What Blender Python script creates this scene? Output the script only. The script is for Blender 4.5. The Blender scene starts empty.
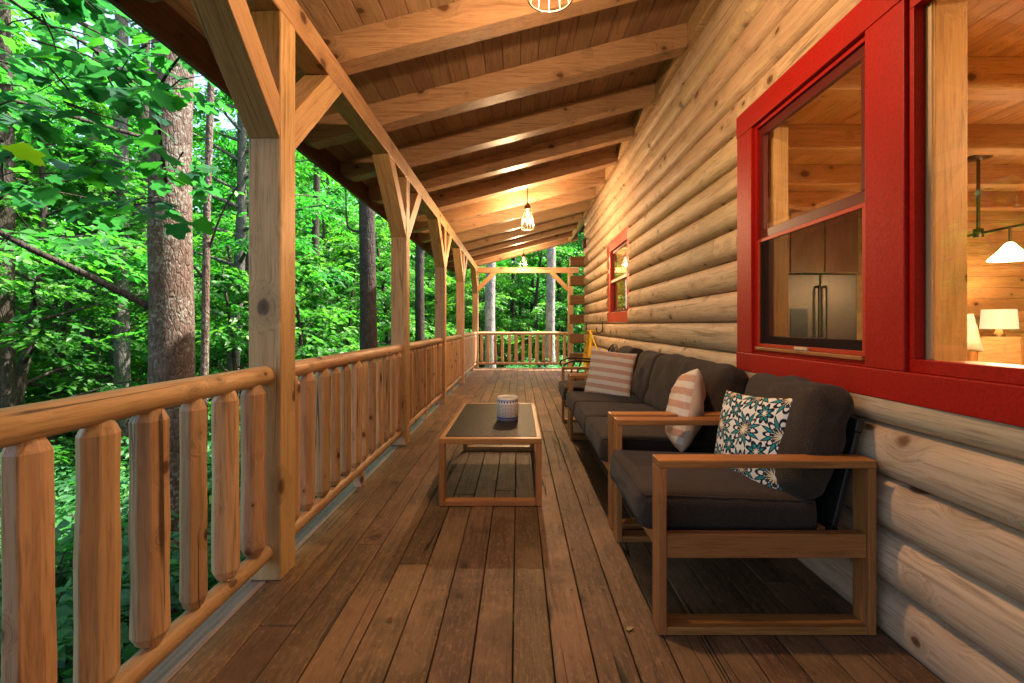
import bpy, math, random
import numpy as np
from mathutils import Vector, Matrix, noise
R = math.radians
PI = math.pi
random.seed(7)
rng = np.random.default_rng(11)
S = bpy.context.scene
COL = S.collection

# ------------------------------------------------------------------ node helpers
def new_mat(name):
    m = bpy.data.materials.new(name)
    m.use_nodes = True
    nt = m.node_tree
    nt.nodes.clear()
    out = nt.nodes.new('ShaderNodeOutputMaterial')
    return m, nt, out

class NB:
    """small node-building shorthand"""
    def __init__(s, nt): s.nt = nt
    def n(s, t, **kw):
        x = s.nt.nodes.new(t)
        for k, v in kw.items(): setattr(x, k, v)
        return x
    def link(s, a, b): s.nt.links.new(a, b)
    def val(s, sock, v):
        if hasattr(v, 'is_output'): s.link(v, sock)
        else: sock.default_value = v
    def math(s, op, a, b=None, c=None, clamp=False):
        x = s.n('ShaderNodeMath', operation=op, use_clamp=clamp)
        s.val(x.inputs[0], a)
        if b is not None: s.val(x.inputs[1], b)
        if c is not None: s.val(x.inputs[2], c)
        return x.outputs[0]
    def vmath(s, op, a, b=None):
        x = s.n('ShaderNodeVectorMath', operation=op)
        s.val(x.inputs[0], a)
        if b is not None: s.val(x.inputs[1], b)
        return x.outputs['Value'] if op in ('LENGTH', 'DOT_PRODUCT') else x.outputs[0]
    def mix(s, f, a, b, mode='MIX'):
        x = s.n('ShaderNodeMix', data_type='RGBA', blend_type=mode)
        s.val(x.inputs[0], f)
        for i, v in ((6, a), (7, b)):
            if hasattr(v, 'is_output'): s.link(v, x.inputs[i])
            else: x.inputs[i].default_value = (*v[:3], 1)
        return x.outputs[2]
    def ramp(s, f, pts, interp='LINEAR'):
        x = s.n('ShaderNodeValToRGB')
        cr = x.color_ramp; cr.interpolation = interp
        while len(cr.elements) < len(pts): cr.elements.new(0.5)
        for e, (p, c) in zip(cr.elements, pts):
            e.position = p
            e.color = (*c, 1) if len(c) == 3 else c
        s.link(f, x.inputs[0])
        return x.outputs[0]
    def smooth(s, v, a, b):
        x = s.n('ShaderNodeMapRange', interpolation_type='SMOOTHSTEP')
        s.val(x.inputs[0], v)
        x.inputs[1].default_value = a; x.inputs[2].default_value = b
        x.inputs[3].default_value = 0; x.inputs[4].default_value = 1
        return x.outputs[0]
    def noise(s, vec, scale, detail=4, rough=.55, dist=0, out='Fac'):
        x = s.n('ShaderNodeTexNoise')
        if vec is not None: s.link(vec, x.inputs['Vector'])
        x.inputs['Scale'].default_value = scale
        x.inputs['Detail'].default_value = detail
        x.inputs['Roughness'].default_value = rough
        x.inputs['Distortion'].default_value = dist
        return x.outputs[0] if out == 'Fac' else x.outputs[1]
    def mapping(s, vec, scale=(1, 1, 1), loc=(0, 0, 0), rot=(0, 0, 0)):
        x = s.n('ShaderNodeMapping')
        s.link(vec, x.inputs[0])
        x.inputs['Scale'].default_value = scale
        x.inputs['Location'].default_value = loc
        x.inputs['Rotation'].default_value = rot
        return x.outputs[0]
    def bump(s, h, strength=.2, dist=.01, normal=None):
        x = s.n('ShaderNodeBump')
        x.inputs['Strength'].default_value = strength
        x.inputs['Distance'].default_value = dist
        s.link(h, x.inputs['Height'])
        if normal is not None: s.link(normal, x.inputs['Normal'])
        return x.outputs[0]
    def coords(s): return s.n('ShaderNodeTexCoord').outputs['Object']
    def rand(s): return s.n('ShaderNodeObjectInfo').outputs['Random']
    def var(s): return s.n('ShaderNodeAttribute', attribute_name='var').outputs['Fac']
    def bsdf(s, out, col, rough=.5, spec=.4, metal=0, normal=None, **kw):
        p = s.n('ShaderNodeBsdfPrincipled')
        if hasattr(col, 'is_output'): s.link(col, p.inputs['Base Color'])
        else: p.inputs['Base Color'].default_value = (*col, 1)
        s.val(p.inputs['Roughness'], rough)
        s.val(p.inputs['Specular IOR Level'], spec)
        p.inputs['Metallic'].default_value = metal
        if normal is not None: s.link(normal, p.inputs['Normal'])
        for k, v in kw.items(): s.val(p.inputs[k], v)
        s.link(p.outputs[0], out.inputs[0])
        return p

def wood(name, c1, c2, knot, axis='y', rough=.5, spec=.35, knots=.5, vary=.3, bump=.25, stain=0, fine=1.0, kscale=6.0, checks=0.0, screws=False, bigknot=None):
    m, nt, out = new_mat(name); b = NB(nt)
    co = b.coords(); rnd = b.rand(); var = b.var()
    off = b.math('ADD', b.math('MULTIPLY', rnd, 31.0), b.math('MULTIPLY', var, 17.0))
    cx = b.n('ShaderNodeCombineXYZ')
    b.link(off, cx.inputs[0]); b.link(b.math('MULTIPLY', off, 1.7), cx.inputs[1]); b.link(b.math('MULTIPLY', off, .61), cx.inputs[2])
    v = b.vmath('ADD', co, cx.outputs[0])
    i = 'xyz'.index(axis)
    def sc(a, o): return tuple(a if k == i else o for k in range(3))
    # knots
    kv = b.mapping(v, sc(kscale*.75, kscale))
    kd = b.noise(v, 14, 2, out='Color')
    kv2 = b.vmath('ADD', kv, b.vmath('MULTIPLY', b.vmath('SUBTRACT', kd, (.5, .5, .5)), (.12, .12, .12)))
    vo = b.n('ShaderNodeTexVoronoi'); b.link(kv2, vo.inputs['Vector']); vo.inputs['Scale'].default_value = 1
    dist = vo.outputs['Distance']
    sep = b.n('ShaderNodeSeparateColor'); b.link(vo.outputs['Color'], sep.inputs[0])
    pres = b.math('GREATER_THAN', sep.outputs[0], 1 - knots)
    ksize = b.math('MULTIPLY_ADD', b.math('POWER', sep.outputs[1], 2.0), .17, .07)
    kr = b.math('DIVIDE', dist, ksize)
    kmask = b.math('MULTIPLY', b.math('SUBTRACT', 1, b.smooth(kr, .75, 1.15)), pres)
    kcore = b.math('MULTIPLY', b.math('SUBTRACT', 1, b.smooth(kr, .25, .6)), pres)
    khalo = b.math('MULTIPLY', b.math('SUBTRACT', 1, b.smooth(kr, .9, 3.0)), pres)
    if bigknot:
        kb = b.vmath('SUBTRACT', co, bigknot)
        kb = b.vmath('MULTIPLY', b.vmath('ADD', kb, b.vmath('MULTIPLY', b.vmath('SUBTRACT', b.noise(co, 20, 3, out='Color'), (.5, .5, .5)), (.018, .018, .018))), (1.0, 1.0, .75))
        kq = b.math('DIVIDE', b.vmath('LENGTH', kb), .030)
        kmask = b.math('MAXIMUM', kmask, b.math('SUBTRACT', 1, b.smooth(kq, .75, 1.15)))
        kcore = b.math('MAXIMUM', kcore, b.math('SUBTRACT', 1, b.smooth(kq, .3, .6)))
        khalo = b.math('MAXIMUM', khalo, b.math('SUBTRACT', 1, b.smooth(kq, .9, 3.4)))
    # grain, bending round the knots
    gv = b.mapping(v, sc(.05, 1.0))
    bend = b.n('ShaderNodeCombineXYZ')
    hb = b.math('MULTIPLY', khalo, .06)
    for k in range(3):
        if k != i: b.link(hb, bend.inputs[k])
    gv2 = b.vmath('ADD', gv, bend.outputs[0])
    g1 = b.noise(gv2, 46*fine, 6, .66, .6)
    g2 = b.noise(gv2, 130*fine, 3, .6)
    low = b.noise(b.mapping(v, sc(.25, 1)), 3.2, 3, .5)
    col = b.mix(b.smooth(g1, .32, .72), c1, c2)
    dk = tuple(x*.52 for x in c2)
    col = b.mix(b.math('MULTIPLY', b.smooth(g1, .55, .63), .5), col, dk)
    col = b.mix(b.math('MULTIPLY', b.smooth(g2, .5, .68), .5), col, dk)
    col = b.mix(b.math('MULTIPLY', b.smooth(low, .42, .62), .45), col, tuple(x*.72 for x in c2))
    col = b.mix(b.math('MULTIPLY', khalo, .42), col, tuple(x*.55 for x in c2))
    col = b.mix(b.math('MULTIPLY', kmask, .9), col, knot)
    col = b.mix(b.math('MULTIPLY', kcore, .55), col, tuple(x*.45 for x in knot))
    if stain:
        sc_ = b.noise(b.mapping(v, sc(.35, 1)), 70, 5, .75)
        col = b.mix(b.math('MULTIPLY', b.smooth(sc_, .52, .62), .45), col, tuple(min(1, x*1.9) for x in c1))
        pt = b.noise(v, 1.3, 5, .6)
        col = b.mix(b.math('MULTIPLY', b.smooth(pt, .5, .62), .45), col, tuple(min(1, x*1.6) for x in c1))
        st = b.noise(v, 2.1, 6, .65)
        col = b.mix(b.math('MULTIPLY', b.smooth(st, .47, .68), stain), col, tuple(x*.35 for x in c2))
        st2 = b.noise(v, 17, 4, .7)
        col = b.mix(b.math('MULTIPLY', b.smooth(st2, .6, .72), stain*.6), col, tuple(x*.3 for x in c2))
    if screws:
        sp = b.n('ShaderNodeSeparateXYZ'); b.link(co, sp.inputs[0])
        fx = b.math('FRACT', b.math('DIVIDE', b.math('ADD', sp.outputs[0], 1.13), .139))
        dx_ = b.math('MULTIPLY', b.math('SUBTRACT', b.math('ABSOLUTE', b.math('SUBTRACT', fx, .5)), .30), .139)
        fy = b.math('MULTIPLY', b.math('SUBTRACT', b.math('FRACT', b.math('ADD', b.math('DIVIDE', sp.outputs[1], .61), .3)), .5), .61)
        dd = b.math('SQRT', b.math('ADD', b.math('MULTIPLY', dx_, dx_), b.math('MULTIPLY', fy, fy)))
        col = b.mix(b.math('SUBTRACT', 1, b.smooth(dd, .003, .0055)), col, (.012, .010, .009))
    hs = b.n('ShaderNodeHueSaturation')
    rv = b.math('FRACT', b.math('MULTIPLY', b.math('ADD', rnd, var), 7.31))
    b.link(b.math('MULTIPLY_ADD', rv, vary, 1 - vary*.5), hs.inputs['Value'])
    rv2 = b.math('FRACT', b.math('MULTIPLY', b.math('ADD', rnd, var), 13.7))
    b.link(b.math('MULTIPLY_ADD', rv2, .018, .491), hs.inputs['Hue'])
    b.link(col, hs.inputs['Color'])
    col = hs.outputs[0]
    h = b.math('ADD', b.math('MULTIPLY', g1, .6), b.math('MULTIPLY', g2, .4))
    if checks:
        ck = b.noise(b.mapping(v, sc(.02, 1.0)), 11, 2, .4, .3)
        line = b.math('SUBTRACT', 1, b.smooth(b.math('ABSOLUTE', b.math('SUBTRACT', ck, .5)), .003, .012))
        pr = b.smooth(b.noise(b.mapping(v, sc(.5, 1)), 2.3, 1), .52, .58)
        ln = b.math('MULTIPLY', b.math('MULTIPLY', line, pr), checks)
        col = b.mix(ln, col, (.012, .008, .005))
        h = b.math('SUBTRACT', h, b.math('MULTIPLY', ln, 1.5))
    rg = b.math('MULTIPLY_ADD', g1, .25, rough - .12)
    b.bsdf(out, col, rg, spec, normal=b.bump(h, bump, .006))
    return m

def paint(name, col, rough=.4, spec=.4, metal=0, nz=60, bump=.1, var=.25, bd=.002):
    m, nt, out = new_mat(name); b = NB(nt)
    co = b.coords()
    n1 = b.noise(co, nz, 5, .65); n2 = b.noise(co, 4, 3)
    c = b.mix(b.math('MULTIPLY', b.smooth(n1, .3, .75), var), col, tuple(x*.45 for x in col))
    c = b.mix(b.math('MULTIPLY', b.smooth(n2, .4, .7), var*.7), c, tuple(x*.7 for x in col))
    b.bsdf(out, c, b.math('MULTIPLY_ADD', n1, .2, rough - .1), spec, metal, b.bump(n1, bump, bd))
    return m

def fabric(name, col, scale=420, bump=.35, extra=None):
    m, nt, out = new_mat(name); b = NB(nt)
    co = b.coords()
    w1 = b.n('ShaderNodeTexWave', wave_type='BANDS', bands_direction='Y'); b.link(co, w1.inputs[0]); w1.inputs['Scale'].default_value = scale*.3; w1.inputs['Distortion'].default_value = 1.2
    w2 = b.n('ShaderNodeTexWave', wave_type='BANDS', bands_direction='DIAGONAL'); b.link(co, w2.inputs[0]); w2.inputs['Scale'].default_value = scale*.3; w2.inputs['Distortion'].default_value = 1.2
    n1 = b.noise(co, scale, 2, .6); n2 = b.noise(co, 7, 4, .6)
    hh = b.math('ADD', b.math('MULTIPLY', w1.outputs[1], w2.outputs[1]), n1)
    c = b.mix(b.smooth(n1, .35, .7), col, tuple(x*1.9 for x in col))
    c = b.mix(b.math('MULTIPLY', b.smooth(n2, .4, .75), .35), c, tuple(x*.55 for x in col))
    p = b.bsdf(out, c, .92, .15, normal=b.bump(hh, bump, .002))
    p.inputs['Sheen Weight'].default_value = .08
    p.inputs['Sheen Roughness'].default_value = .5
    return m

# ------------------------------------------------------------------ mesh helpers
class MB:
    def __init__(s): s.v = []; s.f = []; s.var = []; s.sm = []
    def add(s, vs, fs, var=None, smooth=False):
        o = len(s.v); s.v += [tuple(p) for p in vs]
        if var is None: var = random.random()
        for f in fs:
            s.f.append(tuple(o + i for i in f)); s.var.append(var); s.sm.append(smooth)
    def box(s, x0, x1, y0, y1, z0, z1, var=None, M=None):
        vs = [(x, y, z) for z in (z0, z1) for y in (y0, y1) for x in (x0, x1)]
        if M is not None: vs = [M @ Vector(p) for p in vs]
        s.add(vs, [(0, 2, 3, 1), (4, 5, 7, 6), (0, 1, 5, 4), (1, 3, 7, 5), (3, 2, 6, 7), (2, 0, 4, 6)], var)
    def prism(s, poly, y0, y1, var=None, smooth=False, axis='y'):
        """poly: list of (x,z) extruded along y (or (y,z) along x)"""
        n = len(poly)
        if axis == 'y': vs = [(x, y0, z) for x, z in poly] + [(x, y1, z) for x, z in poly]
        else: vs = [(y0, x, z) for x, z in poly] + [(y1, x, z) for x, z in poly]
        fs = [(i, (i+1) % n, n + (i+1) % n, n + i) for i in range(n)]
        if var is None: var = random.random()
        s.add(vs, fs, var, smooth)
        s.add(vs, [tuple(range(n))[::-1], tuple(range(n, 2*n))], var, False)
    def tube(s, pts, rad, n=8, caps=True, smooth=True, var=None, jit=0):
        pts = [Vector(p) for p in pts]
        if not hasattr(rad, '__len__'): rad = [rad]*len(pts)
        if var is None: var = random.random()
        t0 = (pts[1] - pts[0]).normalized()
        up = Vector((0, 0, 1)) if abs(t0.z) < .9 else Vector((1, 0, 0))
        nrm = t0.cross(up).normalized()
        rings = []
        for i, p in enumerate(pts):
            if i == 0: t = (pts[1] - pts[0])
            elif i == len(pts)-1: t = (pts[-1] - pts[-2])
            else: t = (pts[i+1] - pts[i-1])
            t.normalize()
            nrm = (nrm - t*nrm.dot(t)).normalized()
            bn = t.cross(nrm)
            rings.append([p + (nrm*math.cos(2*PI*k/n) + bn*math.sin(2*PI*k/n))*rad[i]*(1 + (random.uniform(-jit, jit) if jit else 0)) for k in range(n)])
        vs = [p for r_ in rings for p in r_]
        fs = []
        for i in range(len(pts)-1):
            for k in range(n):
                a = i*n + k; c = i*n + (k+1) % n
                fs.append((a, c, c + n, a + n))
        s.add(vs, fs, var, smooth)
        if caps:
            s.add(rings[0], [tuple(range(n))[::-1]], var); s.add(rings[-1], [tuple(range(n))], var)
    def lathe(s, prof, n=24, c=(0, 0, 0), smooth=True, var=None):
        vs = []
        for r_, z in prof:
            for k in range(n):
                a = 2*PI*k/n
                vs.append((c[0] + r_*math.cos(a), c[1] + r_*math.sin(a), c[2] + z))
        fs = []
        for i in range(len(prof)-1):
            for k in range(n):
                a = i*n + k; d = i*n + (k+1) % n
                fs.append((a, d, d+n, a+n))
        s.add(vs, fs, var, smooth)
    def build(s, name, mat, parent=None, bevel=0, seg=2, loc=None, world=True):
        me = bpy.data.meshes.new(name)
        me.from_pydata(s.v, [], s.f)
        at = me.attributes.new('var', 'FLOAT', 'FACE'); at.data.foreach_set('value', s.var)
        me.polygons.foreach_set('use_smooth', s.sm)
        me.materials.append(mat); me.update()
        o = bpy.data.objects.new(name, me); COL.objects.link(o)
        if parent is not None:
            o.parent = parent
            if world:
                p = parent; L = Vector((0, 0, 0))
                while p is not None: L += p.location; p = p.parent
                o.location = -L
        if loc: o.location = loc
        if bevel:
            md = o.modifiers.new('bevel', 'BEVEL'); md.width = bevel; md.segments = seg; md.limit_method = 'ANGLE'; md.angle_limit = R(35)
        return o

def thing(name, label, cat, loc=(0, 0, 0), group=None, rz=0):
    o = bpy.data.objects.new(name, None); COL.objects.link(o)
    o.location = loc; o.rotation_euler = (0, 0, rz); o.empty_display_size = .1
    tag(o, label, cat, group); return o
def tag(o, label, cat, group=None):
    o['label'] = label; o['category'] = cat
    if group: o['group'] = group
    return o
def struct(o): o['kind'] = 'structure'; return o
def dup(root, loc, label=None, group=None, rz=None, sc=None):
    r = root.copy(); COL.objects.link(r); r.location = loc
    if rz is not None: r.rotation_euler = (0, 0, rz)
    if sc is not None: r.scale = (sc, sc, sc)
    if label: r['label'] = label
    if group: r['group'] = group
    for ch in list(root.children):
        c = ch.copy(); COL.objects.link(c); c.parent = r
        for g in list(ch.children):
            d = g.copy(); COL.objects.link(d); d.parent = c
    return r
def np_mesh(name, V, F, var, mat, smooth=False):
    """V (n,3), F list arrays of equal size k"""
    me = bpy.data.meshes.new(name)
    nf, k = F.shape
    me.vertices.add(len(V)); me.vertices.foreach_set('co', V.astype(np.float32).ravel())
    me.loops.add(nf*k); me.loops.foreach_set('vertex_index', F.astype(np.int32).ravel())
    me.polygons.add(nf); me.polygons.foreach_set('loop_start', np.arange(0, nf*k, k, dtype=np.int32))
    me.polygons.foreach_set('loop_total', np.full(nf, k, np.int32))
    at = me.attributes.new('var', 'FLOAT', 'FACE'); at.data.foreach_set('value', var.astype(np.float32))
    if smooth: me.polygons.foreach_set('use_smooth', np.ones(nf, bool))
    me.materials.append(mat); me.update(); me.validate()
    return me

# ------------------------------------------------------------------ materials
PINE, PINE2, PKNOT = (.50, .31, .155), (.39, .22, .10), (.085, .034, .012)
M = {}
M['pine_knot'] = wood('pine_with_big_knot', PINE, PINE2, PKNOT, 'z', .52, .35, .45, .22, checks=.5, bigknot=(-.005, -.0675, 1.23))
for ax in 'xyz':
    M['pine_'+ax] = wood('pine_'+ax, PINE, PINE2, PKNOT, ax, .52, .35, .45, .22, checks=.5)
    M['rail_'+ax] = wood('rail_'+ax, (.50, .315, .175), (.38, .215, .105), (.08, .03, .01), ax, .5, .35, .45, .3, checks=.8, kscale=11)
    M['teak_'+ax] = wood('teak_'+ax, (.42, .18, .05), (.30, .115, .03), (.08, .03, .01), ax, .42, .4, 0, .2, bump=.12, fine=1.6)
    M['in_'+ax] = wood('interior_pine_'+ax, (.66, .42, .19), (.54, .30, .11), (.12, .04, .012), ax, .4, .4, .5, .25, bump=.1)
M['rafter'] = wood('rafter_pine', (.44, .28, .155), (.33, .195, .10), PKNOT, 'x', .42, .4, .55, .2, checks=.5)
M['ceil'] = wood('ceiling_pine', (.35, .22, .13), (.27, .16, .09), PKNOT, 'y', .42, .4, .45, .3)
M['log'] = wood('log_pine', (.56, .41, .265), (.47, .32, .19), (.12, .05, .018), 'y', .62, .22, .92, .25, checks=.4, kscale=7.5)
M['logend'] = wood('log_end_wood', (.20, .105, .05), (.14, .07, .03), (.06, .03, .01), 'x', .7, .2, .3, .3)
M['deck'] = wood('deck_wood', (.165, .094, .048), (.110, .060, .029), (.035, .018, .01), 'y', .58, .3, .35, .28, bump=.6, stain=.5, checks=1.0, screws=True)
M['edge'] = wood('deck_edge_wood', (.30, .21, .15), (.22, .15, .10), (.08, .04, .02), 'y', .6, .3, .3, .2)
M['fascia'] = wood('fascia_wood', (.13, .07, .04), (.09, .045, .022), PKNOT, 'y', .55, .3, .3, .3)
M['red'] = paint('red_paint', (.37, .007, .003), .5, .22, nz=85, bump=.5, var=.6)
M['redorange'] = paint('red_orange_paint', (.42, .03, .008), .45, .4, nz=150, bump=.3, var=.2)
M['sash'] = paint('dark_red_vinyl', (.10, .012, .010), .35, .45, nz=90, bump=.05, var=.2)
M['black'] = paint('black_metal', (.012, .011, .010), .4, .5, nz=120, bump=.08, var=.3)
M['bronze'] = paint('bronze_metal', (.10, .065, .035), .35, .5, .9, nz=120, bump=.05, var=.3)
M['cage'] = paint('cream_wire', (.06, .042, .028), .35, .5, nz=100, bump=.05, var=.1)
M['roofing'] = paint('dark_shingle', (.03, .026, .022), .9, .2, nz=20, bump=.5, var=.5, bd=.01)
M['yellow'] = paint('yellow_cord', (.80, .50, .01), .45, .4, nz=200, bump=.1, var=.15)
M['cush'] = fabric('charcoal_fabric', (.028, .0190, .0130), 210, .5)
M['steel'] = paint('stainless_steel', (.12, .10, .08), .45, .5, 1, nz=220, bump=.02, var=.15)
M['cream'] = fabric('cream_linen', (.30, .27, .20), 300, .2)
M['slab'] = paint('table_slab', (.030, .024, .020), .5, .08, nz=35, bump=.05, var=.45)
M['mullion'] = paint('tan_vinyl', (.55, .42, .28), .4, .4, nz=80, bump=.03, var=.1)

def mk_glass():
    m, nt, out = new_mat('window_glass'); b = NB(nt)
    t = b.n('ShaderNodeBsdfTransparent'); g = b.n('ShaderNodeBsdfGlossy')
    g.inputs['Roughness'].default_value = 0.0
    t.inputs[0].default_value = (.94, .95, .94, 1)
    fr = b.n('ShaderNodeFresnel'); fr.inputs[0].default_value = 1.52
    mx = b.n('ShaderNodeMixShader')
    b.link(b.math('MULTIPLY', fr.outputs[0], 2.0, clamp=True), mx.inputs[0]); b.link(t.outputs[0], mx.inputs[1]); b.link(g.outputs[0], mx.inputs[2])
    b.link(mx.outputs[0], out.inputs[0]); return m
M['glass'] = mk_glass()
def mk_screen():
    m, nt, out = new_mat('insect_mesh'); b = NB(nt)
    t = b.n('ShaderNodeBsdfTransparent'); d = b.n('ShaderNodeBsdfDiffuse'); d.inputs[0].default_value = (.02, .018, .016, 1)
    mx = b.n('ShaderNodeMixShader'); mx.inputs[0].default_value = .66
    b.link(t.outputs[0], mx.inputs[1]); b.link(d.outputs[0], mx.inputs[2]); b.link(mx.outputs[0], out.inputs[0]); return m
M['screen'] = mk_screen()
def emis(name, col, st):
    m, nt, out = new_mat(name); b = NB(nt)
    e = b.n('ShaderNodeEmission'); e.inputs[0].default_value = (*col, 1); e.inputs[1].default_value = st
    b.link(e.outputs[0], out.inputs[0]); return m
WARM = (1.0, .62, .32)
M['bulb'] = emis('lit_bulb', (1.0, .62, .30), 1.2)
M['bulb_dim'] = emis('lit_bulb_dim', (1.0, .62, .30), .8)
def mk_shade(name, col, em):
    m, nt, out = new_mat(name); b = NB(nt)
    p = b.n('ShaderNodeBsdfPrincipled'); p.inputs['Base Color'].default_value = (*col, 1); p.inputs['Roughness'].default_value = .6
    p.inputs['Emission Color'].default_value = (1, .72, .42, 1); p.inputs['Emission Strength'].default_value = em*.4
    b.link(p.outputs[0], out.inputs[0]); return m
M['shade'] = mk_shade('lit_glass_shade', (.8, .75, .65), 5.0)
M['lampshade'] = mk_shade('lit_lamp_shade', (.6, .42, .22), .5)

def leaf_mat(name, ca, cb, cc, trans=.5, gloss=.45):
    m, nt, out = new_mat(name); b = NB(nt)
    var = b.var(); rnd = b.rand()
    col = b.ramp(var, [(0, ca), (.55, cb), (.93, cc), (1, tuple(x*1.25 for x in cc))])
    hs = b.n('ShaderNodeHueSaturation'); b.link(col, hs.inputs['Color'])
    b.link(b.math('MULTIPLY_ADD', rnd, .04, .485), hs.inputs['Hue'])
    b.link(b.math('MULTIPLY_ADD', b.math('FRACT', b.math('MULTIPLY', rnd, 7.7)), .5, .75), hs.inputs['Value'])
    col = hs.outputs[0]
    p = b.n('ShaderNodeBsdfPrincipled'); b.link(col, p.inputs['Base Color']); p.inputs['Roughness'].default_value = gloss; p.inputs['Specular IOR Level'].default_value = .35
    t = b.n('ShaderNodeBsdfTranslucent')
    b.link(b.mix(1, col, (1.35, 2.0, .8), 'MULTIPLY'), t.inputs[0])
    mx = b.n('ShaderNodeMixShader'); mx.inputs[0].default_value = trans
    b.link(p.outputs[0], mx.inputs[1]); b.link(t.outputs[0], mx.inputs[2]); b.link(mx.outputs[0], out.inputs[0])
    return m
M['leaf'] = leaf_mat('forest_leaf', (.020, .100, .026), (.055, .190, .026), (.14, .30, .028), .5)
M['leaf_far'] = leaf_mat('far_leaf', (.020, .100, .026), (.055, .185, .026), (.13, .28, .03), .55)
M['leaf_big'] = leaf_mat('lobed_leaf', (.020, .095, .045), (.042, .165, .045), (.11, .27, .03), .55, .35)
M['leaf_low'] = leaf_mat('shrub_leaf', (.018, .090, .042), (.045, .17, .055), (.11, .26, .045), .45, .5)
M['leaf_yellow'] = leaf_mat('yellow_leaf', (.62, .60, .02), (.64, .60, .02), (.64, .58, .02), .5)

def bark(name, c1, c2, lichen, amount=.5, sc=14):
    m, nt, out = new_mat(name); b = NB(nt)
    co = b.coords()
    mp = b.mapping(co, (1, 1, .35))
    n1 = b.noise(mp, sc, 6, .65, .6); n2 = b.noise(co, 34, 6, .7); n3 = b.noise(co, 4.5, 3, .6)
    vo = b.n('ShaderNodeTexVoronoi', feature='DISTANCE_TO_EDGE'); b.link(b.mapping(co, (1, 1, .28)), vo.inputs[0]); vo.inputs['Scale'].default_value = sc*1.6
    crack = b.smooth(vo.outputs[0], 0, .16)
    c = b.mix(b.smooth(n1, .3, .7), c1, c2)
    c = b.mix(b.math('MULTIPLY', b.math('SUBTRACT', 1, crack), .3), c, tuple(x*.3 for x in c1))
    lm = b.math('MULTIPLY', b.smooth(n2, .51, .56), b.smooth(n3, .35, .6))
    c = b.mix(b.math('MULTIPLY', lm, amount), c, lichen)
    h = b.math('ADD', b.math('MULTIPLY', n1, 1.2), b.math('ADD', b.math('MULTIPLY', crack, .35), b.math('MULTIPLY', n2, .5)))
    b.bsdf(out, c, .9, .15, normal=b.bump(h, .8, .025))
    return m
M['bark'] = bark('brown_bark', (.085, .055, .04), (.15, .105, .08), (.22, .24, .19), .85, 22)
M['bark_dark'] = bark('dark_bark', (.035, .026, .02), (.065, .05, .04), (.10, .11, .08), .4)
M['bark_grey'] = bark('grey_bark', (.085, .08, .07), (.15, .14, .12), (.24, .26, .21), .6)
M['bark_pale'] = bark('pale_bark', (.24, .225, .20), (.42, .39, .35), (.10, .10, .085), .9, 10)

# ------------------------------------------------------------------ world, camera
EL, AZ = 57, 72   # azimuth is degrees from +y clockwise
w = bpy.data.worlds.new('World'); S.world = w; w.use_nodes = True
nt = w.node_tree; nt.nodes.clear()
b = NB(nt)
sky = b.n('ShaderNodeTexSky', sky_type='NISHITA'); sky.sun_disc = False
sky.sun_elevation = R(EL); sky.sun_rotation = R(AZ); sky.air_density = 1.0; sky.dust_density = 4.0; sky.ozone_density = .6
bg = b.n('ShaderNodeBackground'); bg.inputs[1].default_value = .12
b.link(sky.outputs[0], bg.inputs[0]); wo = b.n('ShaderNodeOutputWorld'); b.link(bg.outputs[0], wo.inputs[0])
sl = bpy.data.lights.new('sun', 'SUN'); sl.energy = 4.6; sl.angle = R(1.0); sl.color = (1, .89, .80)
so = bpy.data.objects.new('sun', sl); COL.objects.link(so)
sd = Vector((math.sin(R(AZ))*math.cos(R(EL)), math.cos(R(AZ))*math.cos(R(EL)), math.sin(R(EL))))
so.rotation_euler = sd.to_track_quat('Z', 'Y').to_euler()
cam = bpy.data.cameras.new('camera'); co = bpy.data.objects.new('camera', cam); COL.objects.link(co)
co.location = (0, 0, 1.15); co.rotation_euler = (R(90), 0, 0)
cam.sensor_width = 36; cam.lens = 450/1024*36; cam.shift_x = -6/1024; cam.shift_y = -16.5/1024
cam.clip_start = .03; cam.clip_end = 400
S.camera = co
S.view_settings.view_transform = 'Standard'; S.view_settings.look = 'None'
S.view_settings.gamma = 1; S.view_settings.use_curve_mapping = False
S.view_settings.exposure = 2.45
S.cycles.max_bounces = 7; S.cycles.diffuse_bounces = 5; S.cycles.transparent_max_bounces = 12

def point(name, loc, watts, parent, col=WARM, rad=.045):
    l = bpy.data.lights.new(name, 'POINT'); l.energy = watts; l.color = col; l.shadow_soft_size = rad
    o = bpy.data.objects.new(name, l); COL.objects.link(o); o.parent = parent
    o.location = loc
    return o

# ------------------------------------------------------------------ porch geometry constants
XP0, XP1 = -1.212, -1.064          # post left and right faces
XW = 1.432                          # log seam plane
XB = 1.358                         # log bulge
Y0, Y1 = -7.2, 12.12               # roof ends; near end lengthened unseen behind the camera to limit sky light
zb = lambda x: 3.0 + .258*x        # rafter underside
post_y = [2.02 + 2.27*k for k in range(-1, 5)]      # near faces: -.25, 2.02 ...
PD = .135

# ------------------------------------------------------------------ deck
mb = MB()
x = -1.13; bw = .139
while x < 1.46:
    yy = Y0 + random.uniform(-2, 0)
    while yy < 12.08:
        L = random.choice([2.4, 3.0, 3.6, 3.6, 4.8])
        y2 = min(yy + L, 12.08)
        dz = random.uniform(-.002, .001)
        mb.box(x + .0022, x + bw - .0022, max(yy, Y0) + .0015, y2 - .0015, -.035, dz)
        yy = y2
    x += bw
struct(mb.build('deck_floor', M['deck'], None, .004, 2))
mb = MB()
for y2, yy in ((Y0, 2.9), (2.9, 6.9), (6.9, 12.1)):
    mb.box(-1.272, -1.1335, y2 + .001, yy - .001, -.035, -.003)
struct(mb.build('deck_edge_board', M['edge'], None, .004, 2))
mb = MB(); mb.box(-1.262, -1.222, Y0, 12.06, -.29, -.036); mb.box(-1.22, 1.5, 12.02, 12.06, -.29, -.036)
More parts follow.
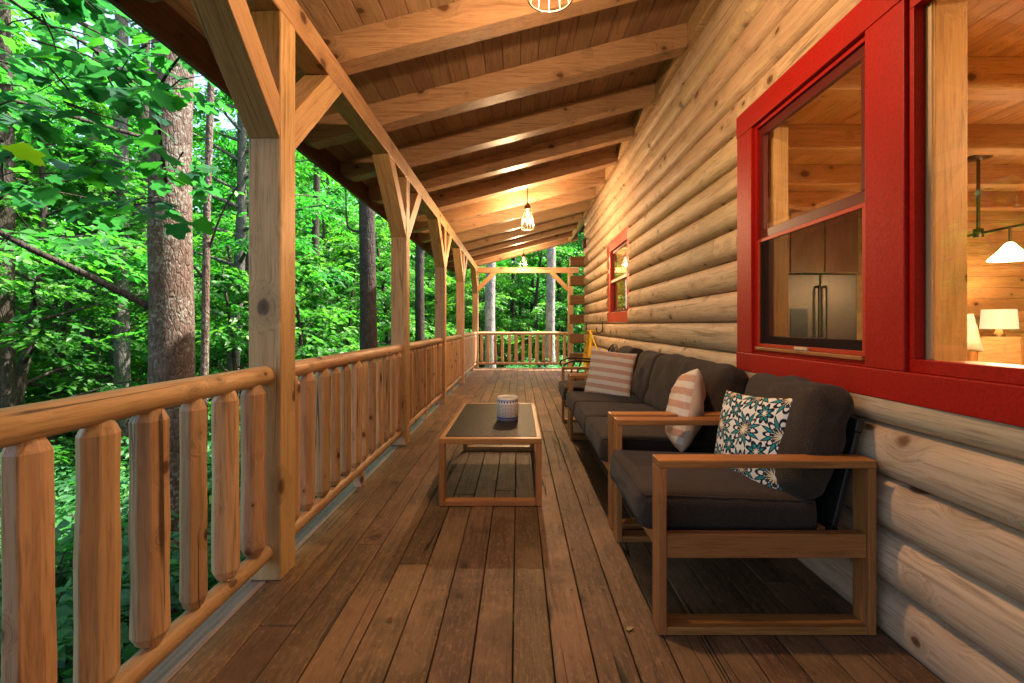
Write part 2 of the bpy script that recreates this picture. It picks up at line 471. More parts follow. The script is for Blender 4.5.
for k in range(7): mb.box(-1.2, 1.5, -3 + k*2.4, -2.95 + k*2.4, -.29, -.036)
struct(mb.build('deck_joist', M['fascia'], None))
mb = MB()
for yy in post_y: mb.box(-1.2, -1.08, yy + .01, yy + .12, -2.6, -.291)
struct(mb.build('deck_support_post', M['fascia'], None))

# ------------------------------------------------------------------ cabin
cabin = thing('log_cabin', 'log cabin with round log siding, red trimmed windows and a sloping timber porch roof', 'cabin', (1.42, 4.0, 0))
# window rectangles (outer trim) in y, z
WB = dict(y0=.10, y1=2.79, z0=.875, z1=2.43)
WS = dict(y0=5.60, y1=6.90, z0=1.19, z1=2.385)
wins = [WB, WS]
YEND = 9.3
def log_piece(mb, y0, y1, zlo, zhi, za, zb_, var):
    """D-log course between zlo..zhi, clipped to za..zb_"""
    zc = (zlo + zhi)/2; hr = (zhi - zlo)/2
    pts = []
    n = 14
    a_ = max(za, zlo); c_ = min(zb_, zhi)
    zs = [zc - hr*math.cos(PI*k/n) for k in range(n+1)]
    zs = [z for z in zs if a_ + .002 < z < c_ - .002]
    zs = [a_ + .0005] + zs + [c_ - .0005]
    for z in zs:
        t = (z - zc)/hr
        pts.append((XW - (XW - XB)*math.sqrt(max(0, 1 - min(1, abs(t))**2.9)), z))
    prof = [(1.515, zs[0])] + pts + [(1.515, zs[-1])]
    # log face slices, gently wavering along the wall
    ny = max(1, int((y1 - y0)/.35))
    ys = [y0 + (y1 - y0)*k/ny for k in range(ny+1)]
    vs = []; m_ = len(prof)
    for y in ys:
        for (x, z) in prof:
            dx = noise.noise(Vector((zlo*9.3 + var*5, y*.9, 0)))*.006 + noise.noise(Vector((z*14, y*2.2, var*9)))*.003
            vs.append((x + (dx if x < 1.5 else 0), y, z))
    fs = []
    for k in range(ny):
        for i in range(m_ - 1):
            a = k*m_ + i
            fs.append((a, a + m_, a + m_ + 1, a + 1))
    mb.add(vs, fs, var, True)
    mb.add(vs[:m_], [tuple(range(m_))], var); mb.add(vs[-m_:], [tuple(range(m_))[::-1]], var)
mb = MB()
pitch = .2
zk = -.03
while zk < 3.5:
    zlo, zhi = zk, zk + pitch
    var = random.random()
    cuts = sorted({Y0, YEND} | {w_[k] for w_ in wins for k in ('y0', 'y1') if w_['z0'] < zhi and w_['z1'] > zlo} | ({random.uniform(3, 5.4)} if random.random() < .35 else set()))
    for a, c in zip(cuts[:-1], cuts[1:]):
        mid = (a + c)/2; spans = [(zlo, zhi)]
        for w_ in wins:
            if w_['y0'] < mid < w_['y1']:
                ns = []
                for s0, s1 in spans:
                    if w_['z0'] >= s1 or w_['z1'] <= s0: ns.append((s0, s1)); continue
                    if w_['z0'] - s0 > .012: ns.append((s0, w_['z0']))
                    if s1 - w_['z1'] > .012: ns.append((w_['z1'], s1))
                spans = ns
        if mid > 5.5 or mid < 2.8: vv = var
        else: vv = random.random()
        for s0, s1 in spans: log_piece(mb, a + .0012, c - .0012, zlo, zhi, s0, s1, vv)
    zk += pitch
wall = mb.build('log_wall', M['log'], cabin)
# crossing log ends at the far corner and the end wall
mb = MB()
k = 0; zk = -.03
while zk < 2.5:
    if k % 2 == 0: mb.box(1.085, 1.62, YEND - .005, YEND + .2, zk + .003, zk + pitch - .003)
    zk += pitch; k += 1
mb.build('crossing_log', M['logend'], cabin, .012, 2)
mb = MB(); mb.box(1.40, 1.6, YEND + .002, YEND + .18, -.1, 3.3); mb.box(1.63, 6.6, YEND, YEND + .2, -.1, 3.3); mb.box(8.35, 8.5, -3.2, 10.3, -.1, 3.3)
mb.build('end_wall', M['logend'], cabin)

# windows -----------------------------------------------------------
XT = 1.352
def trim_box(mb, y0, y1, z0, z1, dx=0): mb.box(XT + dx, 1.512, y0, y1, z0, z1)
mb = MB()
trim_box(mb, WB['y0'], WB['y1'], WB['z0'], .985)                       # lower board
trim_box(mb, WB['y0'], WB['y1'], 2.30, WB['z1'])                       # head board
trim_box(mb, 2.615, WB['y1'] - .004, .9855, 2.2995, .003)
trim_box(mb, 1.58, 1.76, .9855, 2.2995, .003)
trim_box(mb, WB['y0'] + .004, .26, .9855, 2.2995, .003)
win = mb.build('window', M['red'], cabin, .004, 2)
win['label'] = 'big double window in bright red painted trim'
def frame_rect(mb, x0, x1, y0, y1, z0, z1, w, wz=None):
    wz = wz or w
    mb.box(x0, x1, y0, y1, z0, z0 + wz); mb.box(x0, x1, y0, y1, z1 - wz, z1)
    mb.box(x0, x1, y0, y0 + w, z0 + wz + .0005, z1 - wz - .0005); mb.box(x0, x1, y1 - w, y1, z0 + wz + .0005, z1 - wz - .0005)
def pane(name, x, y0, y1, z0, z1, parent):
    mb = MB(); mb.add([(x, y0, z0), (x, y1, z0), (x, y1, z1), (x, y0, z1)], [(3, 2, 1, 0)], 0); return mb.build(name, M['glass'], parent)
# double hung unit y 1.76-2.615, z .985-2.30
mb = MB(); frame_rect(mb, 1.375, 1.448, 1.7605, 2.6145, .986, 2.2995, .022); mb.build('window_frame', M['red'], win, .002)
mb = MB(); mb.box(1.362, 1.417, 1.783, 2.592, 1.0085, 1.026); mb.build('sill', M['teak_y'], win, .003)
mb = MB(); frame_rect(mb, 1.390, 1.415, 1.783, 2.592, 1.64, 2.277, .042, .05); mb.build('sash', M['sash'], win, .003)
mb = MB(); frame_rect(mb, 1.418, 1.445, 1.783, 2.592, 1.0275, 1.70, .045, .06); mb.build('sash', M['sash'], win, .003)
pane('pane', 1.402, 1.826, 2.549, 1.69, 2.226, win); pane('pane', 1.431, 1.829, 2.546, 1.0885, 1.639, win)
mb = MB(); frame_rect(mb, 1.378, 1.388, 1.784, 2.591, 1.0275, 1.638, .018)
mb.build('screen_frame', M['redorange'], win, .001)
mb = MB(); mb.add([(1.383, 1.80, 1.045), (1.383, 2.575, 1.045), (1.383, 2.575, 1.62), (1.383, 1.80, 1.62)], [(0, 1, 2, 3)], 0); mb.build('insect_screen', M['screen'], win)
mb = MB(); mb.box(1.366, 1.3775, 2.13, 2.23, 1.028, 1.042); mb.build('latch', M['mullion'], win, .002)
# inside jamb of the double hung unit
mb = MB(); mb.box(1.4455, 1.53, 2.545, 2.592, 1.03, 2.27); mb.build('inner_jamb', M['in_z'], win, .003)
# picture unit y .26-1.58
mb = MB(); frame_rect(mb, 1.372, 1.41, .2605, 1.5795, .986, 2.2995, .02, .045); mb.build('window_frame', M['red'], win, .002)
pane('pane', 1.406, .285, 1.555, 1.034, 2.252, win)
mb = MB(); mb.box(1.4105, 1.4155, 1.535, 1.556, 1.034, 2.25); mb.build('glazing_bead', M['mullion'], win)
mb = MB(); mb.box(1.416, 1.53, 1.53, 1.5785, 1.0, 2.29); mb.box(1.416, 1.53, .262, .31, 1.0, 2.29); mb.box(1.416, 1.54, .311, 1.529, 1.0, 1.028); mb.box(1.416, 1.53, .311, 1.529, 2.25, 2.29)
mb.build('inner_jamb', M['in_z'], win, .004)
# small far window
mb = MB()
y0, y1, z0, z1 = WS['y0'], WS['y1'], WS['z0'], WS['z1']; t = .14; xs = .03
mb.box(XT + xs, 1.512, y0, y1, z0, z0 + t); mb.box(XT + xs, 1.512, y0, y1, z1 - t, z1)
mb.box(XT + xs + .003, 1.512, y0 + .003, y0 + t, z0 + t + .0005, z1 - t - .0005); mb.box(XT + xs + .003, 1.512, y1 - t, y1 - .003, z0 + t + .0005, z1 - t - .0005)
win2 = mb.build('window', M['redorange'], cabin, .004)
win2['label'] = 'small far window with orange red trim and a tan blind'
zm = (z0 + z1)/2 + .01
mb = MB(); frame_rect(mb, 1.41, 1.43, y0 + t, y1 - t, zm - .02, z1 - t, .04); mb.build('sash', M['sash'], win2, .002)
mb = MB(); frame_rect(mb, 1.432, 1.455, y0 + t, y1 - t, z0 + t, zm + .018, .04); mb.build('sash', M['sash'], win2, .002)
mb = MB(); mb.box(1.398, 1.4095, y0 + t, y1 - t, zm - .022, zm + .016); mb.build('meeting_rail', M['mullion'], win2, .002)
pane('pane', 1.42, y0 + t + .04, y1 - t - .04, zm + .02, z1 - t - .04, win2); pane('pane', 1.443, y0 + t + .04, y1 - t - .04, z0 + t + .04, zm - .022, win2)
m, nt, out = new_mat('woven_blind'); b = NB(nt)
wv = b.n('ShaderNodeTexWave', bands_direction='Y'); b.link(b.coords(), wv.inputs[0]); wv.inputs['Scale'].default_value = 3.2; wv.inputs['Distortion'].default_value = 1.5
cc = b.mix(wv.outputs[1], (.42, .27, .10), (.62, .43, .18))
d = b.n('ShaderNodeBsdfDiffuse'); b.link(cc, d.inputs[0]); tr = b.n('ShaderNodeBsdfTranslucent'); b.link(cc, tr.inputs[0])
mx = b.n('ShaderNodeMixShader'); mx.inputs[0].default_value = .6; b.link(d.outputs[0], mx.inputs[1]); b.link(tr.outputs[0], mx.inputs[2]); b.link(mx.outputs[0], out.inputs[0])
mb = MB(); n_ = 40
vs = []
for k in range(n_+1):
    y = y0 + .12 + (y1 - y0 - .24)*k/n_; vs += [(1.49 + .012*math.sin(k*1.9), y, z0 + .1), (1.49 + .012*math.sin(k*1.9), y, z1 - .1)]
mb.add(vs, [(2*k, 2*k+2, 2*k+3, 2*k+1) for k in range(n_)], 0, True); mb.build('blind', m, win2)

# interior -----------------------------------------------------------
XI0, XI1, YI0, YI1, ZI = 1.565, 8.3, -1.5, 6.0, 2.78
mb = MB()
zk = 0
while zk < ZI:
    mb.box(XI0, XI1, YI1, YI1 + .05, zk + .001, zk + .148); mb.box(XI0, XI1, YI0 - .05, YI0, zk + .001, zk + .148)
    mb.box(XI1 + .001, XI1 + .045, YI0, YI1, zk + .001, zk + .148); zk += .15
mb.build('interior_wall', M['in_x'], cabin, .004, 1)
mb = MB(); mb.box(XI0 - .05, XI1, YI0, YI1, -.02, 0); mb.build('interior_floor', M['in_y'], cabin)
mb = MB(); xx = XI0 - .04
while xx < XI1: mb.box(xx + .001, xx + .134, YI0, YI1, ZI, ZI + .03); xx += .135
mb.box(XI0 - .04, XI1 + .1, -3.2, 10.3, ZI + .25, ZI + .28)
ceil_in = mb.build('interior_ceiling', M['in_y'], cabin, .003, 1)
for k in range(8):
    mb = MB(); mb.box(XI0, XI1, YI0 + .55 + k*.92, YI0 + .69 + k*.92, ZI - .2, ZI - .0005); mb.build('ceiling_beam', M['in_x'], ceil_in, .006)

# roof ---------------------------------------------------------------
mb = MB(); xx = -1.735
RH = .185
while xx < 1.60:
    x2 = min(xx + .135, 1.61)
    yy = Y0
    for y2 in sorted([random.uniform(0, 4), random.uniform(6, 10), Y1]):
        poly = [(xx + .0012, zb(xx) + RH), (x2 - .0012, zb(x2) + RH), (x2 - .0012, zb(x2) + RH + .022), (xx + .0012, zb(xx) + RH + .022)]
        mb.prism(poly, yy + .0008, y2 - .0008); yy = y2
    xx += .135
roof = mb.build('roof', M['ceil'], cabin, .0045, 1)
mb = MB(); mb.prism([(-1.80, zb(-1.80) + RH + .024), (8.5, zb(8.5) + RH + .024), (8.5, zb(8.5) + RH + .06), (-1.80, zb(-1.80) + RH + .06)], Y0 - .03, Y1 + .04)
mb.build('roof_shingles', M['roofing'], roof)
mb = MB()
xa, xb_ = -1.725, 1.33
mb.prism([(xa, zb(xa) + .06), (xa + .10, zb(xa + .1)), (xb_, zb(xb_)), (xb_, zb(xb_) + RH - .001), (xa, zb(xa) + RH - .001)], 0, .135, 0)
raf = None
for k in range(-11, 12):
    y = 2.70 + .835*k
    if y > 11.9: break
    if raf is None:
        raf = mb.build('rafter', M['rafter'], roof, .006); base = raf.location.copy()
        o = raf
    else:
        o = raf.copy(); COL.objects.link(o); o.parent = roof
    o.location = base + Vector((0, y, 0))
mb = MB(); mb.prism([(xa, zb(xa) + .02), (xa + .10, zb(xa + .1)), (1.6, zb(1.6)), (1.6, zb(1.6) + RH - .001), (xa, zb(xa) + RH - .001)], 11.98, 12.115)
mb.build('rafter', M['rafter'], roof, .006)
mb = MB(); mb.box(-1.765, -1.728, Y0, Y1 + .02, zb(-1.74) - .01, zb(-1.74) + RH + .02); mb.build('fascia', M['fascia'], roof, .004)
mb = MB(); mb.box(-1.815, -1.767, Y0, Y1 + .02, zb(-1.74) + .06, zb(-1.74) + RH + .012); mb.build('gutter', M['roofing'], roof, .012)
mb = MB(); mb.box(1.3315, 1.40, Y0, 11.975, 3.36, 3.53); mb.build('ledger', M['rafter'], roof, .006)
# plate beams on the posts
mb = MB()
for a, c in ((Y0, 4.36), (4.36, 8.9), (8.9, 12.1)): mb.box(XP0 + .012, XP1 - .003, a + .001, c - .001, 2.565, 2.715)
mb.build('porch_beam', M['pine_y'], cabin, .006)
mb = MB(); mb.box(XP1 - .0025, 1.62, 11.955, 12.085, 2.535, 2.68); mb.build('porch_beam', M['pine_x'], cabin, .006)

# ------------------------------------------------------------------ posts with knee braces
def post(label, y, z1=2.5645, x0=XP0, x1=XP1, d=PD, braces=(-1, 1)):
    cx_, cy_ = (x0 + x1)/2, y + d/2
    p = thing('porch_post', label, 'post', (cx_, cy_, 0), 'timber posts along the porch')
    mb = MB(); hw = (x1 - x0)/2; mb.box(-hw, hw, -d/2, d/2, .001, z1, random.random()); mb.build('post_shaft', M['pine_knot' if 'big knot' in label else 'pine_z'], p, .007, 2, world=False)
    for s in braces:
        # brace from (d/2, 1.985) up at 45 degrees to the beam
        w_ = .135; run = z1 - 1.985
        bl = MB(); tt = w_*1.414
        poly = [(d/2 + .0005, 1.985), (d/2 + run, z1 - .0005), (max(d/2 + .0005, d/2 + run - tt), z1 - .0005), (d/2 + .0005, 1.985 + tt)]
        # build along local z, then lean it
        c0 = Vector((0, s*(d/2 + run/2), (1.985 + z1)/2))
        Mi = Matrix.Rotation(-s*R(45), 4, 'X').inverted()
        hx = hw - .003
        vs = [Mi @ (Vector((xx_, s*yy_, zz_)) - c0) for xx_ in (-hx, hx) for yy_, zz_ in poly]
        fs = [(0, 1, 2, 3), (7, 6, 5, 4)] + [(i, 4 + i, 4 + (i+1) % 4, (i+1) % 4) for i in range(4)]
        bl.add(vs, fs, random.random())
        o = bl.build('knee_brace', M['pine_z'], p, .006, 2, world=False); o.location = c0; o.rotation_euler = (-s*R(45), 0, 0)
    return p
plabels = ['square timber porch post behind the nearest railing end', 'nearest square timber porch post with a big knot and grey outer face', 'second timber porch post from the viewer, in front of the dark tree trunk',
           'third timber porch post from the viewer along the railing', 'fourth timber porch post, narrow in the distance beside the corner post', 'far left corner post where side and end railings meet']
for y, lb in zip(post_y, plabels):
    if y > 11: post(lb, 11.955, braces=(-1,))
    elif y > 0: post(lb, y)
def end_post(label, x):
    p = thing('porch_post', label, 'post', (x, 12.02, 0), 'timber posts along the porch')
    mb = MB(); mb.box(-.067, .067, -.062, .062, .001, 2.5345); mb.build('post_shaft', M['pine_z'], p, .006, world=False)
    return p
ep = end_post('far right end post beside the stacked log ends', 1.40)
# braces of the end beam belong to the corner posts
def x_brace(parent, x, s):
    run = .5; w_ = .11; tt = w_*1.414; z1 = 2.5345
    c0 = Vector((x + s*run/2, 12.02, z1 - run/2))
    poly = [(0, z1 - run), (run, z1 - .0005), (run - tt, z1 - .0005), (0, z1 - run + tt)]
    Mi = Matrix.Rotation(s*R(45), 4, 'Y').inverted()
    vs = [Mi @ (Vector((x + s*(a + .001), 12.02 + yy_, z)) - c0) for yy_ in (-.055, .055) for a, z in poly]
    bl = MB(); bl.add(vs, [(0, 1, 2, 3), (7, 6, 5, 4)] + [(i, 4 + i, 4 + (i+1) % 4, (i+1) % 4) for i in range(4)])
    o = bl.build('knee_brace', M['pine_z'], parent, .005, world=False); o.location = c0 - parent.location; o.rotation_euler = (0, s*R(45), 0)
corner = [o for o in COL.objects if o.name.startswith('porch_post') and o.get('label', '').startswith('far left corner')][0]
x_brace(corner, XP1, 1); x_brace(ep, 1.333, -1)

# ------------------------------------------------------------------ railings
RX = -1.138
def rough_log(mb, a, c, r, n=14, seg=None, sag=.004):
    a = Vector(a); c = Vector(c); L = (c - a).length; seg = seg or max(4, int(L/.12)); sd_ = random.uniform(0, 50)
    pts, rr = [], []
    for i in range(seg+1):
        t = i/seg
        pts.append(a.lerp(c, t) + Vector((noise.noise(Vector((sd_, t*L*1.3, 0))), noise.noise(Vector((sd_, t*L*1.3, 9))), noise.noise(Vector((sd_, t*L*1.3, 19)))))*sag)
        rr.append(r*(1 + .05*noise.noise(Vector((sd_, t*L*2.5, 33)))))
    mb.tube(pts, rr, n)
def baluster_mesh(seed):
    random.seed(seed)
    mb = MB(); n = 8; r = .050
    z0, z1 = 0, .74
    prof = [(.022, z0 - .045), (.022, z0), (r*.72, z0 + .004), (r, z0 + .035)] + [(r*(1 + random.uniform(-.07, .05)), z0 + .035 + (z1 - z0 - .085)*k/4) for k in range(1, 4)] + [(r*.98, z1 - .05), (r*.55, z1 - .006), (.022, z1), (.022, z1 + .05)]
    vs = []
    offs = [random.uniform(.84, 1.08) for _ in range(n)]; ph = random.random()
    for rr, z in prof:
        for k in range(n):
            a = 2*PI*(k + ph)/n; q = rr*(offs[k] if rr > .03 else 1)
            vs.append((q*math.cos(a), q*math.sin(a), z))
    fs = []
    for i in range(len(prof)-1):
        for k in range(n):
            a = i*n + k; d_ = i*n + (k+1) % n; fs.append((a, d_, d_+n, a+n))
    mb.add(vs, fs, random.random(), False)
    return mb
bal_protos = []
for sd_ in range(8):
    o = baluster_mesh(sd_ + 40).build('baluster', M['rail_z'], None, .003, 1); bal_protos.append(o)
random.seed(21)
used_proto = set()
def add_baluster(parent, loc):
    k = random.randrange(8)
    if k not in used_proto: o = bal_protos[k]; used_proto.add(k)
    else: o = bal_protos[k].copy(); COL.objects.link(o)
    o.parent = parent; o.location = loc; o.rotation_euler = (0, 0, random.uniform(-.2, .2))
    o.rotation_euler[0] = random.uniform(-.012, .012); q = random.uniform(.9, 1.08); o.scale = (q, q*random.uniform(.95, 1.05), 1)
    o.rotation_euler[2] += random.choice([0, PI/2, PI, -PI/2])
ZB, ZT = .125, .925
def railing(label, y0, y1, first=None):
    p = thing('porch_railing', label, 'railing', (RX, (y0 + y1)/2, 0), 'rustic log railings')
    mb = MB(); rough_log(mb, (0, y0 - p.location.y, ZT), (0, y1 - p.location.y, ZT), .043); mb.build('top_rail', M['rail_y'], p, world=False)
    mb = MB(); rough_log(mb, (0, y0 - p.location.y, ZB), (0, y1 - p.location.y, ZB), .037); mb.build('bottom_rail', M['rail_y'], p, world=False)
    mb = MB()
    n = max(1, int((y1 - y0)/1.1))
    for k in range(n): mb.box(-.03, .03, (y0 + (y1 - y0)*(k + .5)/n) - .03 - p.location.y, (y0 + (y1 - y0)*(k + .5)/n) + .03 - p.location.y, -.002, ZB - .03)
    if y0 > 2: mb.build('support_block', M['rail_z'], p, .004, world=False)
    n = int(round((y1 - y0)/.181)); st = (y1 - y0)/n
    for k in range(n):
        add_baluster(p, (0, y0 + st*(k + .5) - p.location.y + random.uniform(-.008, .008), ZB + .04 - .0 + .0))
    return p
rl = ['nearest log railing, in front of the big brown tree trunk', 'second log railing, between the nearest and second posts', 'third log railing, between the second and third posts', 'fourth log railing, between the third and fourth posts', 'farthest side log railing, ending at the far left corner post']
ends = [(-.25 + PD, 2.02)] + [(post_y[k] + PD, post_y[k+1] if post_y[k+1] < 11 else 11.955) for k in range(1, 5)]
for (a, c), lb in zip(ends, rl): railing(lb, a, c)
p = thing('porch_railing', 'end railing across the far end of the deck', 'railing', (.13, 12.02, 0), 'rustic log railings')
mb = MB(); rough_log(mb, (XP1 - .13, 0, ZT), (1.333 - .13, 0, ZT), .043); mb.build('top_rail', M['rail_x'], p, world=False)
mb = MB(); rough_log(mb, (XP1 - .13, 0, ZB), (1.333 - .13, 0, ZB), .037); mb.build('bottom_rail', M['rail_x'], p, world=False)
for k in range(13): add_baluster(p, (XP1 - .13 + (2.397/13)*(k + .5), 0, ZB + .04))

# ------------------------------------------------------------------ pendant lights
def lamp(label, y, watts, bulb):
    x = .14; zc = zb(x) + RH
    t = thing('pendant_light', label, 'ceiling light', (x, y, zc), 'caged pendant lights under the porch roof')
    mb = MB(); mb.lathe([(0, .012), (.062, .012), (.066, -.004), (.060, -.018), (.02, -.03), (0, -.03)], 24); mb.build('canopy', M['bronze'], t, world=False)
    mb = MB(); mb.tube([(0, 0, -.02), (0, 0, -.29)], .008, 10); mb.build('stem', M['bronze'], t, world=False)
    mb = MB(); mb.lathe([(0, -.27), (.022, -.275), (.028, -.30), (.045, -.315), (.048, -.36), (.040, -.365), (0, -.365)], 20); mb.build('cap', M['bronze'], t, world=False)
    mb = MB()
    zt, zl = -.355, -.655
    rad = lambda u: .045 + (.098 - .045)*(u**.7)
    for k in range(12):
        a = 2*PI*k/12
        pts = []
        for i in range(9):
            u = i/8; pts.append((rad(u)*math.cos(a), rad(u)*math.sin(a), zt + (zl - zt)*u))
        mb.tube(pts, .0026, 6)
    for u in (0.03, .55, 1.0):
        pts = [(rad(u)*math.cos(2*PI*k/32), rad(u)*math.sin(2*PI*k/32), zt + (zl - zt)*u) for k in range(33)]
        mb.tube(pts, .004, 6, caps=False)
    mb.build('cage', M['cage'], t, world=False)
    mb = MB(); mb.lathe([(0.0, -.36), (.018, -.365), (.02, -.42), (.026, -.45), (.026, -.47), (0, -.475)], 20); mb.build('bulb', bulb, t, world=False)
    point('lamp_glow', (0, 0, -.55), watts, t, rad=.034)
    return t
lamp('nearest caged pendant light, cut by the top of the picture', 1.94, 22, M['bulb_dim'])
lamp('second caged pendant light, glowing halfway down the porch', 6.62, 48, M['bulb'])
lamp('farthest caged pendant light, glowing in front of the end beam', 11.3, 40, M['bulb'])

# ------------------------------------------------------------------ cushions and pillows
def rbox(w_, d_, h_, r, bulge=.02, cuts=18, wr=.006, seed=0, seam=None):
    """soft rounded box centred on the origin; seam = axis whose two faces are edged with piping"""
    hs = Vector((w_/2, d_/2, h_/2)); s_ = Vector((seed*7.1, seed*3.3, 0))
    def P(q, out=0):
        p_ = Vector((q[0]*hs.x, q[1]*hs.y, q[2]*hs.z))
        inner = Vector([max(-(hs[k] - r), min(hs[k] - r, p_[k])) for k in range(3)])
        dvec = p_ - inner
        if dvec.length > 1e-6: p_ = inner + dvec.normalized()*(r + out)
        for k in range(3):
            o1, o2 = q[(k+1) % 3], q[(k+2) % 3]
            amt = bulge if hs[k] == min(hs) else bulge*.3
            p_[k] += math.copysign(1, q[k])*amt*max(0, 1 - o1*o1)*max(0, 1 - o2*o2)*abs(q[k])
        nz = noise.noise(p_*6 + s_)*.6 + noise.noise(Vector((p_.x*16, p_.y*5, p_.z*9)) + s_)*.3
        rd = (1 - min(1, abs(noise.noise(Vector((p_.x*7, p_.y*5, p_.z*7)) + s_*1.7))*2.2))**3
        p_ += p_.normalized()*(nz*wr - rd*wr*.55)
        return p_
    mb = MB()
    for fix in range(3):
        ax = [k for k in range(3) if k != fix]
        for sgn in (-1, 1):
            out_ = []
            for i in range(cuts+1):
                for j in range(cuts+1):
                    q = [0, 0, 0]; q[fix] = sgn; q[ax[0]] = math.sin((-1 + 2*i/cuts)*PI/2); q[ax[1]] = math.sin((-1 + 2*j/cuts)*PI/2)
                    out_.append(P(q))
            n = cuts + 1; fs = []
            for i in range(cuts):
                for j in range(cuts):
                    a = i*n + j; f = (a, a + n, a + n + 1, a + 1)
                    if (sgn < 0) ^ (fix == 1): f = f[::-1]
                    fs.append(f)
            mb.add(out_, fs, .5, True)
    if seam is None: return mb
    pipes = MB(); ax = [k for k in range(3) if k != seam]
    for sgn in (-1, 1):
        loop = []; m_ = 26
        for side in range(4):
            for i in range(m_):
                t = -1 + 2*i/m_; uv = [(t, -1), (1, t), (-t, 1), (-1, -t)][side]
                q = [0, 0, 0]; q[seam] = sgn; q[ax[0]], q[ax[1]] = uv
                loop.append(P(q, .002))
        pipes.tube(loop + loop[:1], .0042, 6, caps=False)
    return mb, pipes
def weld(o):
    import bmesh
    bm = bmesh.new(); bm.from_mesh(o.data); bmesh.ops.remove_doubles(bm, verts=bm.verts, dist=1e-4); bmesh.ops.recalc_face_normals(bm, faces=bm.faces); bm.to_mesh(o.data); bm.free(); o.data.update()
    return o

def seating(name, label, cat, y0, y1, nseat):
    """outdoor seat facing -x; arm loops at both ends"""
    t = thing(name, label, cat, (.92, (y0 + y1)/2, 0))
    xf, xb_ = .52 - .92, 1.325 - .92
    hy = (y1 - y0)/2; aw = .085; mt = .030; H = .65
    for s in (-1, 1):
        mb = MB(); ya, yb = (-hy, -hy + aw) if s < 0 else (hy - aw, hy)
        v = random.random()
        def part(nm, ma, *bx):
            q = MB(); q.box(*bx); q.build(nm, M[ma], t, .004, world=False)
        part('armrest', 'teak_x', xf, xb_, ya, yb, H - mt, H, v)
        part('foot_bar', 'teak_x', xf + mt + .0005, xb_ - mt - .0005, ya + .002, yb - .002, .003, .003 + mt, v + .1)
        part('arm_post', 'teak_z', xf, xf + mt, ya + .001, yb - .001, .003, H - mt - .0005, v + .2)
        part('arm_post', 'teak_z', xb_ - mt, xb_, ya + .001, yb - .001, .003, H - mt - .0005, v + .3)
    for ys in (-hy + .008, hy - .043): part('seat_rail', 'teak_x', xf + mt + .001, xb_ - mt - .001, ys, ys + .035, .285, .375)
    part('front_rail', 'teak_y', xf + .012, xf + .04, -hy + aw + .001, hy - aw - .001, .285, .365)
    part('rear_rail', 'teak_y', xb_ - .16, xb_ - .13, -hy + aw + .001, hy - aw - .001, .285, .365)
    mb = MB(); mb.box(xf + .045, xb_ - .2, -hy + aw + .002, hy - aw - .002, .31, .335); mb.build('seat_deck', M['black'], t, world=False)
    # leaning back frame
    Mx = Matrix.Translation((xb_ - .125, 0, .30)) @ Matrix.Rotation(R(14), 4, 'Y')
    mb = MB(); mb.box(0, .03, -hy + aw + .003, hy - aw - .003, 0, .07, M=Mx); mb.box(0, .03, -hy + aw + .003, hy - aw - .003, .45, .50, M=Mx)
    mb.box(.004, .026, -hy + aw + .004, hy - aw - .004, .071, .449, M=Mx)
    mb.build('back_frame', M['black'], t, .004, world=False)
    W = (2*hy - 2*aw + .004)/nseat
    for k in range(nseat):
        yc = -hy + aw - .002 + W*(k + .5)
        cb, cp = rbox(.70, W + .008, .15, .042, .016, seed=k + nseat*3 + y0, wr=.010, seam=2)
        c = weld(cb.build('seat_cushion', M['cush'], t, world=False)); cp.build('piping', M['cush'], c, world=False)
        c.location = (xf - .045 + .35, yc, .335 + .078); c.rotation_euler = (0, R(2.2), 0)
        cb, cp = rbox(.18, W + .03, .48, .075, .012, seed=k*2 + 9 + y0, wr=.030, seam=0)
        bc = weld(cb.build('back_cushion', M['cush'], t, world=False))
        bc.location = (xb_ - .115 + random.uniform(-.012, .012), yc, .675 + random.uniform(-.008, .008)); bc.rotation_euler = (R(random.uniform(-2, 2)), R(17), R(random.uniform(-4, 4)))
    return t
seating('patio_armchair', 'nearest charcoal cushioned patio armchair with square wooden arms', 'armchair', 1.66, 2.455, 1)
seating('patio_sofa', 'long charcoal cushioned patio sofa with wooden arms', 'sofa', 2.52, 4.56, 3)
seating('patio_armchair', 'far charcoal patio armchair beyond the sofa, mostly hidden', 'armchair', 4.63, 5.40, 1)

def pillow(name, label, mat, size, thick, loc, rot, seed=0):
    mb = MB(); n = 22; top = []; h = size/2
    def P(i, j, s):
        u = -1 + 2*i/n; v = -1 + 2*j/n
        u_ = math.sin(u*PI/2); v_ = math.sin(v*PI/2)
        e = (1 - u_**2)*(1 - v_**2)
        z = s*thick/2*(max(e, 0)**.42)
        pin = 1 - .07*(1 - v_**2)*abs(u_)**3; pin2 = 1 - .07*(1 - u_**2)*abs(v_)**3
        nz = noise.noise(Vector((u_*2.3 + seed*5, v_*2.3, s)))*.018*(max(e, 0)**.3) + noise.noise(Vector((u_*6 + seed*5, v_*6, s)))*.006*(max(e, 0)**.3)
        return (u_*h*pin, v_*h*pin2, z + nz)
    for s in (1, -1):
        vs = [P(i, j, s) for i in range(n+1) for j in range(n+1)]
        fs = []
        for i in range(n):
            for j in range(n):
                a = i*(n+1) + j; f = (a, a + n + 1, a + n + 2, a + 1); fs.append(f if s > 0 else f[::-1])
        mb.add(vs, fs, 0 if s > 0 else 1, True)
    o = weld(mb.build(name, mat)); o.location = loc; o.rotation_euler = rot
    return tag(o, label, 'pillow')
